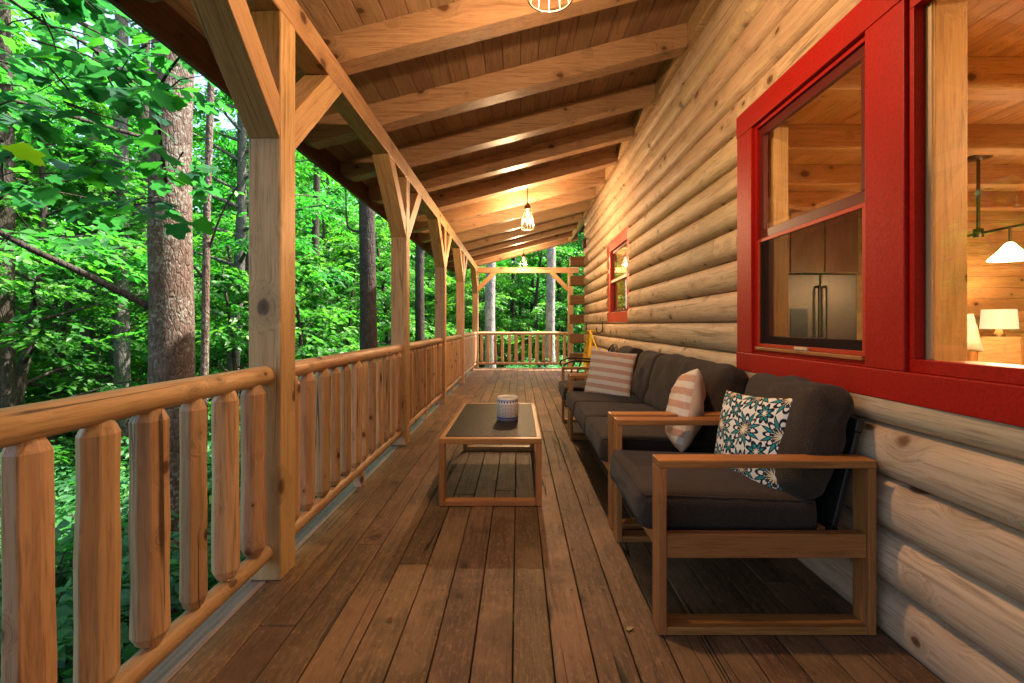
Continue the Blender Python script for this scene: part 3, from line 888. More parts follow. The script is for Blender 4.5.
def stripes():
    m, nt, out = new_mat('striped_cotton'); b = NB(nt)
    co = b.coords(); sp = b.n('ShaderNodeSeparateXYZ'); b.link(co, sp.inputs[0])
    n0 = b.noise(co, 30, 3); n1 = b.noise(b.mapping(co, (1, 6, 1)), 60, 4, .7)
    y = b.math('ADD', b.math('MULTIPLY', sp.outputs[1], 1/.078), b.math('MULTIPLY', b.math('SUBTRACT', n0, .5), .10))
    tri = b.math('ABSOLUTE', b.math('SUBTRACT', b.math('FRACT', b.math('ADD', y, .25)), .5))
    f = b.smooth(tri, .235, .275)
    pink = b.mix(b.smooth(n1, .35, .68), (.50, .23, .14), (.60, .40, .28))
    c = b.mix(f, pink, (.68, .57, .45))
    side = b.math('GREATER_THAN', b.var(), .5)
    c = b.mix(side, c, (.60, .42, .27))
    w1 = b.n('ShaderNodeTexWave', bands_direction='X'); b.link(co, w1.inputs[0]); w1.inputs['Scale'].default_value = 150
    b.bsdf(out, c, .9, .15, normal=b.bump(b.math('ADD', w1.outputs[1], n1), .3, .002)); return m
M['stripes'] = stripes()
def mandala():
    m, nt, out = new_mat('medallion_print'); b = NB(nt)
    co = b.coords(); sp = b.n('ShaderNodeSeparateXYZ')
    wob = b.noise(co, 11, 2, out='Color')
    b.link(b.vmath('ADD', co, b.vmath('MULTIPLY', b.vmath('SUBTRACT', wob, (.5, .5, .5)), (.018, .018, 0))), sp.inputs[0])
    def layer(ox, oy, T, npet, ph):
        u = b.math('SUBTRACT', b.math('FRACT', b.math('ADD', b.math('DIVIDE', sp.outputs[0], T), ox)), .5)
        v = b.math('SUBTRACT', b.math('FRACT', b.math('ADD', b.math('DIVIDE', sp.outputs[1], T), oy)), .5)
        r = b.math('SQRT', b.math('ADD', b.math('MULTIPLY', u, u), b.math('MULTIPLY', v, v)))
        th = b.math('ARCTAN2', v, u)
        ca = b.math('ABSOLUTE', b.math('COSINE', b.math('ADD', b.math('MULTIPLY', th, npet/2), ph)))
        return r, ca, th
    T = .165
    r, ca, th = layer(.31, .22, T, 8, 0.0)
    white, navy, teal, ochre = (.70, .66, .57), (.012, .014, .03), (.02, .22, .22), (.62, .40, .05)
    # distance from petal outline: petals of radius .16 + .28*ca
    def ring(expr, wd): return b.math('SUBTRACT', 1, b.smooth(b.math('ABSOLUTE', expr), wd*.6, wd))
    pet = b.math('SUBTRACT', r, b.math('MULTIPLY_ADD', ca, .30, .10))
    pet2 = b.math('SUBTRACT', r, b.math('MULTIPLY_ADD', ca, .18, .05))
    pet3 = b.math('SUBTRACT', r, b.math('MULTIPLY_ADD', b.math('SUBTRACT', 1, ca), .34, .16))
    r2, ca2, th2 = layer(.81, .72, T, 8, .8)
    q1 = b.math('SUBTRACT', r2, b.math('MULTIPLY_ADD', ca2, .14, .10))
    q2 = b.math('SUBTRACT', r2, b.math('MULTIPLY_ADD', b.math('SUBTRACT', 1, ca2), .10, .06))
    c = white
    ins = b.smooth(b.math('MULTIPLY', pet3, -1), -.005, .01)
    c = b.mix(b.math('MULTIPLY', ins, b.smooth(r, .16, .20)), white, teal)
    ins1 = b.smooth(b.math('MULTIPLY', pet, -1), .03, .045)
    c = b.mix(ins1, c, white)
    ins2 = b.smooth(b.math('MULTIPLY', pet2, -1), -.005, .01)
    c = b.mix(b.math('MULTIPLY', ins2, b.smooth(ca, .8, .9)), c, ochre)
    insq = b.smooth(b.math('MULTIPLY', q1, -1), -.005, .01)
    c = b.mix(insq, c, teal)
    insq2 = b.smooth(b.math('MULTIPLY', q2, -1), -.005, .01)
    c = b.mix(insq2, c, white)
    for e, wd in ((pet, .055), (pet2, .03), (pet3, .05), (q1, .055), (q2, .032)):
        c = b.mix(ring(e, wd), c, navy)
    ray = b.math('MULTIPLY', b.math('SUBTRACT', 1, b.smooth(ca, .0, .22)), b.math('MULTIPLY', b.smooth(r, .06, .09), b.math('SUBTRACT', 1, b.smooth(r, .22, .25))))
    c = b.mix(ray, c, navy)
    dot = b.math('SUBTRACT', 1, b.smooth(r, .045, .06)); c = b.mix(dot, c, white)
    n1 = b.noise(co, 300, 2)
    side = b.math('GREATER_THAN', b.var(), .5); c = b.mix(side, c, (.6, .55, .45))
    b.bsdf(out, c, .9, .15, normal=b.bump(n1, .2, .002)); return m
M['mandala'] = mandala()
def face_rot(nx, ny, nz, roll=0):
    z = Vector((nx, ny, nz)).normalized(); x = Vector((0, 0, 1)).cross(z).normalized(); y = z.cross(x)
    m3 = Matrix((x, y, z)).transposed() @ Matrix.Rotation(roll, 3, 'Z')
    return m3.to_euler()
pillow('throw_pillow', 'white pillow with teal, navy and ochre medallion print on the nearest armchair', M['mandala'], .435, .15, (1.062, 2.05, .622), face_rot(-.95, -.20, .24, R(4)), 1)
pillow('throw_pillow', 'pink and cream striped pillow seen edge-on behind the armchair', M['stripes'], .47, .20, (1.00, 2.70, .645), face_rot(-.95, .27, .20, R(9)), 2)
pillow('throw_pillow', 'pink and cream striped pillow facing the viewer at the sofa far end', M['stripes'], .45, .15, (.88, 4.30, .685), face_rot(-.42, -.88, .25, R(-6)), 3)

# ------------------------------------------------------------------ coffee table and candle
t = thing('coffee_table', 'low coffee table with dark slab top and open wooden loop legs', 'table', (-.176, 3.50, 0))
hx, y0, y1, H = .326, -.655, .655, .432
for ya in (y0, y1 - .055):
    mb = MB(); mb.box(-hx, hx, ya, ya + .055, H - .036, H - .001); mb.build('end_rail', M['teak_x'], t, .004, world=False)
    mb = MB(); mb.box(-hx + .0385, hx - .0385, ya + .001, ya + .054, .003, .04); mb.build('foot_bar', M['teak_x'], t, .004, world=False)
for s in (-1, 1):
    for ya in (y0, y1 - .055):
        mb = MB(); a, c = (-hx, -hx + .038) if s < 0 else (hx - .038, hx); mb.box(a, c, ya + .0005, ya + .0545, .003, H - .0365); mb.build('leg', M['teak_z'], t, .004, world=False)
for s in (-1, 1):
    mb = MB(); a, c = (-hx, -hx + .03) if s < 0 else (hx - .03, hx); mb.box(a, c, y0 + .0555, y1 - .0555, H - .036, H - .001); mb.build('side_rail', M['teak_y'], t, .003, world=False)
mb = MB(); mb.box(-hx + .0305, hx - .0305, y0 + .0555, y1 - .0555, H - .03, H + .002); mb.build('tabletop', M['slab'], t, .002, world=False)
def candle_mat():
    m, nt, out = new_mat('patterned_ceramic'); b = NB(nt)
    co = b.coords(); sp = b.n('ShaderNodeSeparateXYZ'); b.link(co, sp.inputs[0])
    th = b.math('DIVIDE', b.math('ARCTAN2', sp.outputs[1], sp.outputs[0]), 2*PI); z = b.math('DIVIDE', sp.outputs[2], .175)
    u = b.math('FRACT', b.math('MULTIPLY', th, 22)); tri = b.math('ABSOLUTE', b.math('SUBTRACT', u, .5))
    white, blue, brown = (.70, .62, .52), (.03, .05, .22), (.16, .10, .09)
    cell = b.math('FRACT', b.math('MULTIPLY', z, 17)); u2 = b.math('FRACT', b.math('MULTIPLY', th, 44))
    mid = b.math('MULTIPLY', b.math('GREATER_THAN', u2, .35), b.math('GREATER_THAN', cell, .38))
    mid = b.math('MULTIPLY', mid, b.math('MULTIPLY', b.math('GREATER_THAN', z, .2), b.math('LESS_THAN', z, .72)))
    alt = b.math('GREATER_THAN', b.math('FRACT', b.math('MULTIPLY', th, 11)), .5)
    c = b.mix(mid, white, b.mix(alt, brown, blue))
    up = b.math('MULTIPLY', b.math('LESS_THAN', tri, b.math('MULTIPLY', b.math('SUBTRACT', z, .74), 4.2)), b.math('MULTIPLY', b.math('GREATER_THAN', z, .74), b.math('LESS_THAN', z, .86)))
    c = b.mix(up, c, blue)
    for a, w_ in ((.13, .04), (.05, .02), (.885, .012)):
        c = b.mix(b.math('LESS_THAN', b.math('ABSOLUTE', b.math('SUBTRACT', z, a)), w_), c, blue)
    b.bsdf(out, c, .3, .5); return m
t = thing('candle_jar', 'white ceramic candle jar with blue pattern on the coffee table', 'candle', (-.078, 3.41, H + .0025))
mb = MB(); mb.lathe([(0, 0), (.074, 0), (.080, .008), (.082, .09), (.080, .168), (.077, .175), (.072, .172), (.072, .155), (0, .155)], 40); mb.build('jar', candle_mat(), t, world=False)
mb = MB(); mb.lathe([(.0715, .150), (.0715, .158), (0, .159)], 32); mb.build('wax', M['cream'], t, world=False)

# ------------------------------------------------------------------ black metal chair, cord, hooks at the far wall
t = thing('metal_chair', 'black metal porch chair with curled arms beyond the far armchair', 'chair', (.97, 6.05, 0))
def curve(pts, n=8):
    P = [Vector(p) for p in pts]; out_ = []
    for i in range(len(P)-1):
        p0, p1, p2, p3 = P[max(i-1, 0)], P[i], P[i+1], P[min(i+2, len(P)-1)]
        for k in range(n):
            s_ = k/n
            out_.append(.5*((2*p1) + (p2 - p0)*s_ + (2*p0 - 5*p1 + 4*p2 - p3)*s_**2 + (-p0 + 3*p1 - 3*p2 + p3)*s_**3))
    return out_ + [P[-1]]
for s in (-1, 1):
    y = s*.27
    mb = MB(); mb.tube(curve([(-.36, y, .58), (-.38, y, .625), (-.33, y, .665), (-.22, y, .69), (0, y, .675), (.26, y, .665)]), .013, 8); mb.build('arm', M['black'], t, world=False)
    mb = MB(); mb.tube(curve([(-.16, y, .68), (-.22, y, .5), (-.26, y, .3), (-.30, y, .013), (.0, y, .013), (.28, y, .013)]), .013, 8); mb.build('leg', M['black'], t, world=False)
mb = MB(); mb.tube(curve([(.20, -.26, .36), (.27, -.27, .66), (.31, -.22, .83), (.33, 0, .89), (.31, .22, .83), (.27, .27, .66), (.20, .26, .36)]), .013, 8)
for k in range(-2, 3): mb.tube(curve([(.20, k*.09, .36), (.265, k*.09, .6), (.32, k*.085, .87 - .012*k*k)]), .008, 6)
mb.build('backrest', M['black'], t, world=False)
mb = MB(); mb.box(-.24, .22, -.25, .25, .35, .37); mb.build('seat', M['black'], t, .01, world=False)
mb = MB()
random.seed(5)
for k in range(7):
    yc = 7.95 + random.uniform(-.06, .06); wd = .10 + .055*k; zt = 1.05 + random.uniform(-.02, .012); zl = .36 + random.uniform(-.10, .1); sk = random.uniform(-.12, .30)
    pts = []
    for i in range(33):
        a = 2*PI*i/32
        u = (1 - math.cos(a))/2
        pts.append((1.315 - .008*k - .05*u + random.uniform(-.004, .004), yc + wd*math.sin(a)*(.35 + .75*u) + sk*u, zt + (zl - zt)*u**.9))
    mb.tube(pts, .0085, 6, caps=False)
mb.tube(curve([(1.27, 7.9, 1.05), (1.25, 7.5, .93), (1.25, 7.2, .80), (1.25, 7.1, .72)]), .0095, 6)
mb.tube([(1.345, 7.95, 1.04), (1.22, 7.95, 1.045)], .012, 6)
tag(mb.build('extension_cord', M['yellow']), 'coiled yellow extension cord hanging on the log wall beyond the sofa', 'cord')
for lb, y, z in (('black iron hook left of the yellow cord coil', 8.75, 1.05), ('black iron hook right of the yellow cord coil', 7.1, 1.05)):
    t = thing('wall_hook', lb, 'hook', (1.34, y, z), 'iron hooks on the log wall')
    mb = MB(); mb.box(-.012, .0, -.025, .025, -.03, .16); mb.build('plate', M['black'], t, .004, world=False)
    mb = MB(); mb.tube(curve([(-.01, 0, .03), (-.04, 0, -.02), (-.085, 0, -.02), (-.105, 0, .03), (-.10, 0, .06)]), .009, 8); mb.build('prong', M['black'], t, world=False)
t = thing('wall_speaker', 'small black fixture high on the log wall near the far corner', 'speaker', (1.335, 8.85, 2.76))
mb = MB(); mb.box(-.07, .0, -.05, .05, -.10, .07); mb.build('housing', M['black'], t, .012, world=False)
mb = MB(); mb.box(-.03, .03, -.02, .02, .0705, .10); mb.build('bracket', M['black'], t, .004, world=False)

# ------------------------------------------------------------------ things inside the house
t = thing('refrigerator', 'stainless steel refrigerator seen through the sash window', 'refrigerator', (3.6, 5.7, 0))
mb = MB(); mb.box(-.44, .44, -.28, .29, .02, 1.76); mb.build('body', M['black'], t, .01, world=False)
for s in (-1, 1):
    mb = MB(); a, c = (-.44, -.003) if s < 0 else (.003, .44); mb.box(a, c, -.34, -.281, .62, 1.755); d = mb.build('door', M['steel'], t, .012, world=False)
    mb = MB(); xx = s*.045; mb.tube(curve([(xx, -.342, .80), (xx, -.385, .83), (xx, -.39, 1.2), (xx, -.385, 1.57), (xx, -.342, 1.60)]), .013, 8); o = mb.build('handle', M['steel'], d, world=False)
    if s < 0:
        mb = MB(); mb.box(-.36, -.15, -.346, -.3405, 1.0, 1.34); mb.build('water_dispenser', M['black'], d, .004, world=False)
mb = MB(); mb.box(-.44, .44, -.34, -.281, .06, .61); mb.build('drawer', M['steel'], t, .012, world=False)
t = thing('kitchen_cabinet', 'dark wooden wall cabinet above the refrigerator', 'cabinet', (3.7, 5.78, 1.80))
mb = MB(); mb.box(-.75, .55, -.17, .17, 0, .75); mb.build('carcass', M['in_z'], t, .004, world=False)
for k in range(3):
    mb = MB(); mb.box(-.74 + k*.43, -.33 + k*.43, -.192, -.171, .01, .74); mb.build('door', M['teak_z'], t, .004, world=False)
t = thing('kitchen_counter', 'wooden kitchen counter right of the refrigerator', 'counter', (4.95, 5.68, 0))
mb = MB(); mb.box(-.8, .58, -.30, .30, 0, .88); mb.build('carcass', M['in_z'], t, .004, world=False)
mb = MB(); mb.box(-.8, .60, -.33, .30, .8805, .92); mb.build('countertop', M['slab'], t, .004, world=False)
t = thing('island_light', 'bronze island light with glowing white shades inside the big window', 'ceiling light', (4.46, 4.36, ZI))
mb = MB(); mb.lathe([(0, -.001), (.10, -.001), (.10, -.02), (.03, -.035), (0, -.035)], 24); mb.build('canopy', M['bronze'], t, world=False)
mb = MB(); mb.tube([(0, 0, -.03), (0, 0, -.73)], .014, 10); mb.lathe([(0, -.70), (.04, -.70), (.04, -.78), (0, -.78)], 12); mb.build('rod', M['bronze'], t, world=False)
mb = MB(); mb.tube([(0, -1.1, -.745), (0, .75, -.745)], .013, 10); mb.build('bar', M['bronze'], t, world=False)
for yy in (-.95, -.28):
    mb = MB(); mb.tube([(0, yy, -.75), (0, yy, -.90)], .01, 8)
    mb.build('drop', M['bronze'], t, world=False)
    mb = MB(); mb.lathe([(.02, -.88), (.04, -.90), (.075, -.95), (.14, -1.02), (.15, -1.04), (.145, -1.045), (.03, -.95)], 24, c=(0, yy, 0)); mb.build('shade', M['shade'], t, world=False)
    point('lamp_glow', (0, yy, -1.06), 22, t, (1, .66, .34))
t = thing('unseen_fill_light', 'unseen ceiling light added indoors to brighten the big window jamb', 'ceiling light', (3.9, .6, ZI - .001))  # out-of-view dome added to light the camera side of the jamb
mb = MB(); mb.lathe([(0, 0), (.17, 0), (.17, -.03), (0, -.03)], 24); mb.build('mount', M['bronze'], t, world=False)
mb = MB(); mb.lathe([(.165, -.031), (.15, -.08), (.09, -.12), (0, -.135)], 24); mb.build('diffuser', M['shade'], t, world=False)
point('lamp_glow', (0, 0, -.19), 60, t, (1, .66, .34), .1)
t = thing('side_table', 'small wooden table under the lit lamp indoors', 'table', (6.0, 5.55, 0))
mb = MB(); mb.box(-.3, .3, -.25, .25, .80, .84); mb.build('tabletop', M['teak_x'], t, .005, world=False)
for sx in (-1, 1):
    for sy in (-1, 1):
        mb = MB(); mb.box(sx*.26 - .025, sx*.26 + .025, sy*.2 - .025, sy*.2 + .025, 0, .7995); mb.build('leg', M['teak_z'], t, .004, world=False)
t = thing('table_lamp', 'lit table lamp with drum shade seen deep in the room', 'lamp', (5.93, 5.55, .841))
mb = MB(); mb.lathe([(0, 0), (.09, 0), (.09, .02), (.05, .05), (.08, .14), (.03, .24), (.012, .27), (.012, .30), (0, .30)], 20); mb.build('base', M['bronze'], t, world=False)
mb = MB(); mb.lathe([(.17, .26), (.155, .50)], 28); mb.lathe([(.165, .26), (.15, .50)], 28); mb.build('lamp_shade', M['lampshade'], t, world=False)
point('lamp_glow', (0, 0, .40), 7, t, (1, .6, .28), .06)
def log_chair(label, loc):
    t = thing('log_chair', label, 'chair', loc, 'rustic log chairs indoors')
    for sx in (-1, 1):
        for sy in (-1, 1):
            mb = MB(); mb.tube([(sx*.3, sy*.3, 0), (sx*.27, sy*.27, .62 if sy < 0 else 1.0)], [.055, .045], 10); mb.build('leg', M['teak_z'], t, world=False)
    mb = MB(); mb.box(-.3, .3, -.3, .3, .42, .47); mb.build('seat', M['teak_x'], t, .01, world=False)
    mb = MB(); mb.box(-.25, .25, .25, .29, .6, 1.02); mb.build('backrest', M['in_x'], t, .01, world=False)
    return t
log_chair('rustic wooden chair with cream pillow inside the big window', (4.60, 4.65, 0))
log_chair('rustic wooden chair without pillow, right of the pillowed chair indoors', (5.35, 4.75, 0))
pillow('throw_pillow', 'plain cream pillow on the rustic chair inside the house', M['cream'], .42, .15, (4.58, 4.70, 1.07), face_rot(-.1, -.95, .3), 7)
# soft lit room behind the small blind
mb = MB(); mb.box(1.53, 2.3, 5.36, 5.40, .001, ZI - .001); mb.box(2.301, 2.34, 5.36, 7.6, .001, ZI - .001); mb.box(1.53, 2.3, 7.56, 7.6, .001, ZI - .001); mb.box(1.53, 2.3, 5.401, 7.559, ZI - .04, ZI - .002)
mb.build('interior_wall', M['in_x'], cabin)
point('bedroom_lamp', (2.05 - 1.42, 6.7 - 4.0, 2.3), 7, cabin, (1, .62, .3), .1)

# ------------------------------------------------------------------ forest
def gz(x, y):
    """ground height"""
    d = max(0.0, -x - 1.5)
    h = -1.35 - .12*min(d, 6) + .10*max(0, d - 9)
    if y > 12: h += .05*max(0, y - 14)
    h += .12*noise.noise(Vector((x*.35, y*.35, 3))) + .3*noise.noise(Vector((x*.08, y*.08, 7)))
    if x > 1: h = min(h, -1.0)
    return h
def soil():
    m, nt, out = new_mat('forest_soil'); b = NB(nt); co = b.coords()
    n1 = b.noise(co, 3, 8, .7); n2 = b.noise(co, 40, 4, .7)
    c = b.mix(b.smooth(n1, .35, .65), (.035, .028, .016), (.022, .06, .016))
    c = b.mix(b.smooth(n2, .5, .7), c, (.07, .045, .022))
    b.bsdf(out, c, .95, .1, normal=b.bump(n2, .6, .03)); return m
N = 110; xs_ = np.linspace(-75, 75, N); ys_ = np.linspace(-60, 110, N)
V = np.array([(x, y, gz(x, y)) for x in xs_ for y in ys_])
F = np.array([(i*N + j, (i+1)*N + j, (i+1)*N + j + 1, i*N + j + 1) for i in range(N-1) for j in range(N-1)])
me = np_mesh('ground', V, F, np.zeros(len(F)), soil(), True)
g = bpy.data.objects.new('ground', me); COL.objects.link(g); struct(g)

def unit(a): return a/np.maximum(np.linalg.norm(a, axis=-1, keepdims=True), 1e-9)
def leaves(P, D, Nn, L, W, var, fold=.12):
    """kite leaves, folded along the midrib: 4 verts, 2 triangles each"""
    D = unit(D); Sd = unit(np.cross(D, Nn)); Nn = np.cross(Sd, D)
    L = L[:, None]; W = W[:, None]
    mid = P + D*L*.45
    a = P; c = P + D*L - Nn*L*.10
    r = mid + Sd*W*.5 + Nn*W*fold; l = mid - Sd*W*.5 + Nn*W*fold
    n = len(P)
    V = np.stack([a, r, c, l], 1).reshape(-1, 3)
    i = np.arange(n)*4
    F = np.stack([np.stack([i, i+1, i+2], 1), np.stack([i, i+2, i+3], 1)], 1).reshape(-1, 3)
    return V, F, np.repeat(var, 2)
def sprays(C, DIR, size, K, lsize, droop=.25, flat=.35, rs=rng):
    """C (S,3) spray starts, DIR (S,3) twig directions -> leaf arrays"""
    n = len(C); DIR = unit(DIR)
    up = np.tile(np.array([0, 0, 1.0]), (n, 1)) + rs.normal(0, flat*.6, (n, 3)); side = unit(np.cross(DIR, up)); up = np.cross(side, DIR)
    t = np.linspace(.08, 1, K)[None, :, None]
    sgn = np.where(np.arange(K) % 2 == 0, 1, -1)[None, :, None]
    sz = size[:, None, None]
    P = C[:, None] + DIR[:, None]*t*sz - np.array([0, 0, 1.0])*(t**2)*sz*droop + side[:, None]*sgn*rs.uniform(0, .16, (n, K, 1))*sz
    D = DIR[:, None]*rs.uniform(.3, 1, (n, K, 1)) + side[:, None]*sgn*rs.uniform(.5, 1.1, (n, K, 1)) + rs.normal(0, .2, (n, K, 3)) - np.array([0, 0, .28])
    Nn = up[:, None] + rs.normal(0, flat, (n, K, 3))
    L = rs.uniform(.75, 1.25, (n, K))*lsize
    base = rs.beta(2, 2.6, (n, 1))*.75
    var = np.clip(base + rs.uniform(-.05, .28, (n, K)), 0, 1)
    return P.reshape(-1, 3), D.reshape(-1, 3), Nn.reshape(-1, 3), L.ravel(), L.ravel()*rs.uniform(.5, .7, n*K), var.ravel()

def tree_variant(seed, H, zlow, Rad, nl, ns, K, lsize, rtrunk, lean=.05):
    rs = np.random.default_rng(seed); rr = random.Random(seed)
    mb = MB()
    la = rr.uniform(0, 6.28)
    path = lambda z: Vector((math.cos(la)*lean*z + .10*math.sin(z*.9 + seed), math.sin(la)*lean*z + .10*math.cos(z*.7 + seed), z))
    seg = 14
    pts = [path(H*i/seg - .3) for i in range(seg+1)]
    mb.tube(pts, [rtrunk*(1.35 if i == 0 else 1)*(1 - .8*i/seg) + .012 for i in range(seg+1)], 9)
    C, DR, SZ = [], [], []
    for k in range(nl):
        u = (k + rr.random())/nl
        z = zlow + (H*.97 - zlow)*u
        a = k*2.4 + rr.uniform(-.5, .5)
        Lm = Rad*(1 - .65*max(0, (u - .35)/.65)**1.4)*rr.uniform(.65, 1.1)
        rise = rr.uniform(.05, .45) + .5*u
        d = Vector((math.cos(a), math.sin(a), rise)).normalized()
        p0 = path(z)
        lp = [p0 + d*Lm*s + Vector((0, 0, -.12*Lm*s*s)) + Vector((rr.uniform(-.06, .06), rr.uniform(-.06, .06), rr.uniform(-.04, .04)))*(s > 0)*Lm*.5 for s in (0, .3, .6, 1)]
        r0 = rtrunk*.32*(1 - .6*u) + .008
        mb.tube(lp, [r0, r0*.7, r0*.4, .004], 6, caps=False)
        for j in range(ns):
            s = rr.uniform(.22, 1.0)
            i = min(2, int(s*3)); f = s*3 - i if s < 1 else 1
            seg_s = [0, .3, .6, 1]
            for i in range(3):
                if seg_s[i] <= s <= seg_s[i+1]: break
            f = (s - seg_s[i])/(seg_s[i+1] - seg_s[i])
            p = lp[i].lerp(lp[i+1], f)
            off = rr.uniform(-1, 1)
            sv = Vector((-math.sin(a), math.cos(a), 0))
            p = p + sv*off*.28*Lm*s + Vector((0, 0, rr.uniform(-.16, .12)*Lm*.5))
            dd = d*rr.uniform(.5, 1) + sv*(off*.9 + rr.uniform(-.3, .3)); dd.z = rr.uniform(-.25, .2)
            C.append(p); DR.append(dd); SZ.append(rr.uniform(.45, .95)*Rad*.25)
    C = np.array(C); DR = np.array(DR); SZ = np.array(SZ)
    Vv, Ff, vr = leaves(*sprays(C, DR, SZ, K, lsize, rs=rs))
    return mb, (Vv, Ff, vr)

def make_tree(label, loc, seed, H, zlow, Rad, nl, ns, K, lsize, rtrunk, barkm='bark_dark', leafm='leaf', group='trees of the surrounding forest', rz=0, name='forest_tree', lean=.05):
    t = thing(name, label, 'tree', loc, group, rz)
    mb, (Vv, Ff, vr) = tree_variant(seed, H, zlow, Rad, nl, ns, K, lsize, rtrunk, lean)
    mb.build('trunk', M[barkm], t, world=False)
    o = bpy.data.objects.new('crown', np_mesh('crown', Vv, Ff, vr, M[leafm])); COL.objects.link(o); o.parent = t
    return t
random.seed(99)
LAB = ['slender leafy forest tree with layered sprays, one of the woods behind the railing', 'broad low branching forest tree in the woods around the porch', 'tall airy forest tree with high light green crown in the woods', 'young understory tree with low bright foliage in the woods']
P_ = [dict(seed=3, H=7.5, zlow=1.2, Rad=2.4, nl=30, ns=24, K=15, lsize=.125, rtrunk=.10),
      dict(seed=8, H=6.0, zlow=.8, Rad=2.8, nl=28, ns=26, K=15, lsize=.125, rtrunk=.11, barkm='bark_dark'),
      dict(seed=14, H=15.0, zlow=3.0, Rad=3.3, nl=48, ns=24, K=15, lsize=.14, rtrunk=.16, barkm='bark_grey', leafm='leaf_far'),
      dict(seed=21, H=4.2, zlow=.5, Rad=1.7, nl=24, ns=20, K=11, lsize=.13, rtrunk=.05)]
protos = []
spots = []
tries = 0
rt = random.Random(4)
def clear_of_porch(x, y, r): return not (-3.2 - r < x < 9 and -6 < y < 12.6 + r*.8)
while len(spots) < 95 and tries < 6000:
    tries += 1
    y = rt.uniform(1, 36); x = rt.uniform(-1.3*abs(y) - 3, 1 + .15*max(y, 0))
    d = math.hypot(x, y)
    k = rt.choice([0, 1, 1, 2, 2, 3, 3, 3])
    r = P_[k]['Rad']
    if (abs(x + .5) < 4 and y < 18) or d < 8.5 or d > 34 or not clear_of_porch(x, y, r*.75): continue
    if any(math.hypot(x - a, y - c) < 1.5 + .02*d for a, c, _ in spots): continue
    spots.append((x, y, k))
for (x, y, k) in spots:
    loc = (x, y, gz(x, y)); rz = rt.uniform(0, 6.28); sc = rt.uniform(.8, 1.2)
    pr = next((p for p in protos if p[0] == k), None)
    if pr is None:
        t = make_tree(LAB[k], loc, rz=rz, **P_[k]); protos.append((k, t)); t.scale = (sc, sc, sc)
    else: dup(pr[1], loc, rz=rz, sc=sc)

# named trunks that stand out
def big_trunk(label, x, y, r, H, barkm, name='forest_tree', lean=(0, 0), limbs=(), n=16, flare=1.3, cat='tree', group=None):
    z0 = gz(x, y)
    t = thing(name, label, cat, (x, y, z0), group)
    mb = MB(); seg = 26; pts, rr = [], []
    for i in range(seg+1):
        z = -.2 + (H + .2)*i/seg
        pts.append(Vector((lean[0]*z + .05*noise.noise(Vector((z*.35, x, y))), lean[1]*z + .05*noise.noise(Vector((z*.35, y, x))), z)))
        rr.append(r*(1 + (flare - 1)*math.exp(-max(z, 0)*1.6))*(1 - .38*i/seg)*(1 + .03*noise.noise(Vector((z*1.7, 5, x)))))
    mb.tube(pts, rr, n, jit=.018)
    mb.build('trunk', M[barkm], t, world=False)
    for lp, r0 in limbs:
        mb = MB(); lp = [Vector(p) - t.location for p in lp]
        cc = curve(lp, 5); q = len(cc)
        mb.tube(cc, [r0*(1 - .8*i/(q-1)) + .003 for i in range(q)], 7)
        mb.build('limb', M['bark_dark'], t, world=False)
    return t
poplar = big_trunk('big tree trunk with reddish brown lichen spotted bark close behind the nearest railing', -3.02, 3.9, .175, 13, 'bark', limbs=[([(-3.10, 3.88, 1.27), (-3.45, 3.6, 1.55), (-3.75, 3.3, 1.80), (-4.05, 3.1, 2.10), (-4.4, 2.9, 2.3)], .030),
    ([(-3.8, 3.28, 1.84), (-3.75, 3.2, 2.0), (-3.55, 3.1, 2.05), (-3.5, 3.05, 2.3)], .012), ([(-3.0, 3.85, 2.3), (-2.7, 3.4, 2.55), (-2.4, 3.0, 2.7), (-2.0, 2.7, 2.8)], .014), ([(-3.05, 3.8, 3.0), (-3.0, 3.2, 3.1), (-2.9, 2.7, 3.0), (-2.75, 2.2, 2.95)], .014),
    ([(-3.05, 3.8, 2.7), (-3.3, 3.1, 2.65), (-3.2, 2.6, 2.5), (-3.1, 2.2, 2.4)], .014), ([(-3.1, 3.8, 3.4), (-3.5, 3.2, 3.5), (-3.6, 2.7, 3.4), (-3.5, 2.3, 3.3)], .012)], lean=(.008, 0))
big_trunk('thin reddish sapling trunk just right of the big brown trunk', -3.36, 4.8, .042, 9, 'bark', lean=(.02, -.01), n=9, limbs=[([(-3.3, 4.78, 1.9), (-3.1, 4.7, 2.3), (-2.85, 4.6, 2.6)], .012), ([(-3.3, 4.78, 1.6), (-3.6, 4.7, 2.0), (-3.8, 4.6, 2.2)], .012)])
big_trunk('dark straight trunk behind the second railing', -2.50, 7.6, .15, 12, 'bark_dark', lean=(-.012, 0), limbs=[([(-2.55, 7.55, 2.7), (-2.8, 7.5, 2.75), (-2.86, 7.5, 3.0), (-2.87, 7.5, 3.7)], .022)])
big_trunk('dark trunk close behind the second timber post', -2.66, 12.2, .14, 12, 'bark_dark', limbs=[([(-2.6, 12.2, 3.2), (-1.9, 12.0, 4.2), (-1.5, 11.9, 5)], .05)])
big_trunk('grey trunk left of the big brown trunk', -7.05, 8.0, .125, 13, 'bark_grey')
tw = big_trunk('left leaning grey twin trunk in the far left woods', -9.3, 9.6, .13, 12, 'bark_grey', lean=(.035, 0))
big_trunk('right hand grey trunk of the leaning pair in the far left woods', -9.15, 9.75, .13, 12, 'bark_grey', lean=(.17, 0))
big_trunk('dark trunk at the far left edge', -7.0, 6.1, .14, 12, 'bark_dark')
big_trunk('pale trunk left of centre beyond the far end railing', -.93, 15.3, .19, 14, 'bark_pale')
big_trunk('pale trunk on the right beyond the far end railing', 1.14, 15.6, .17, 14, 'bark_pale')
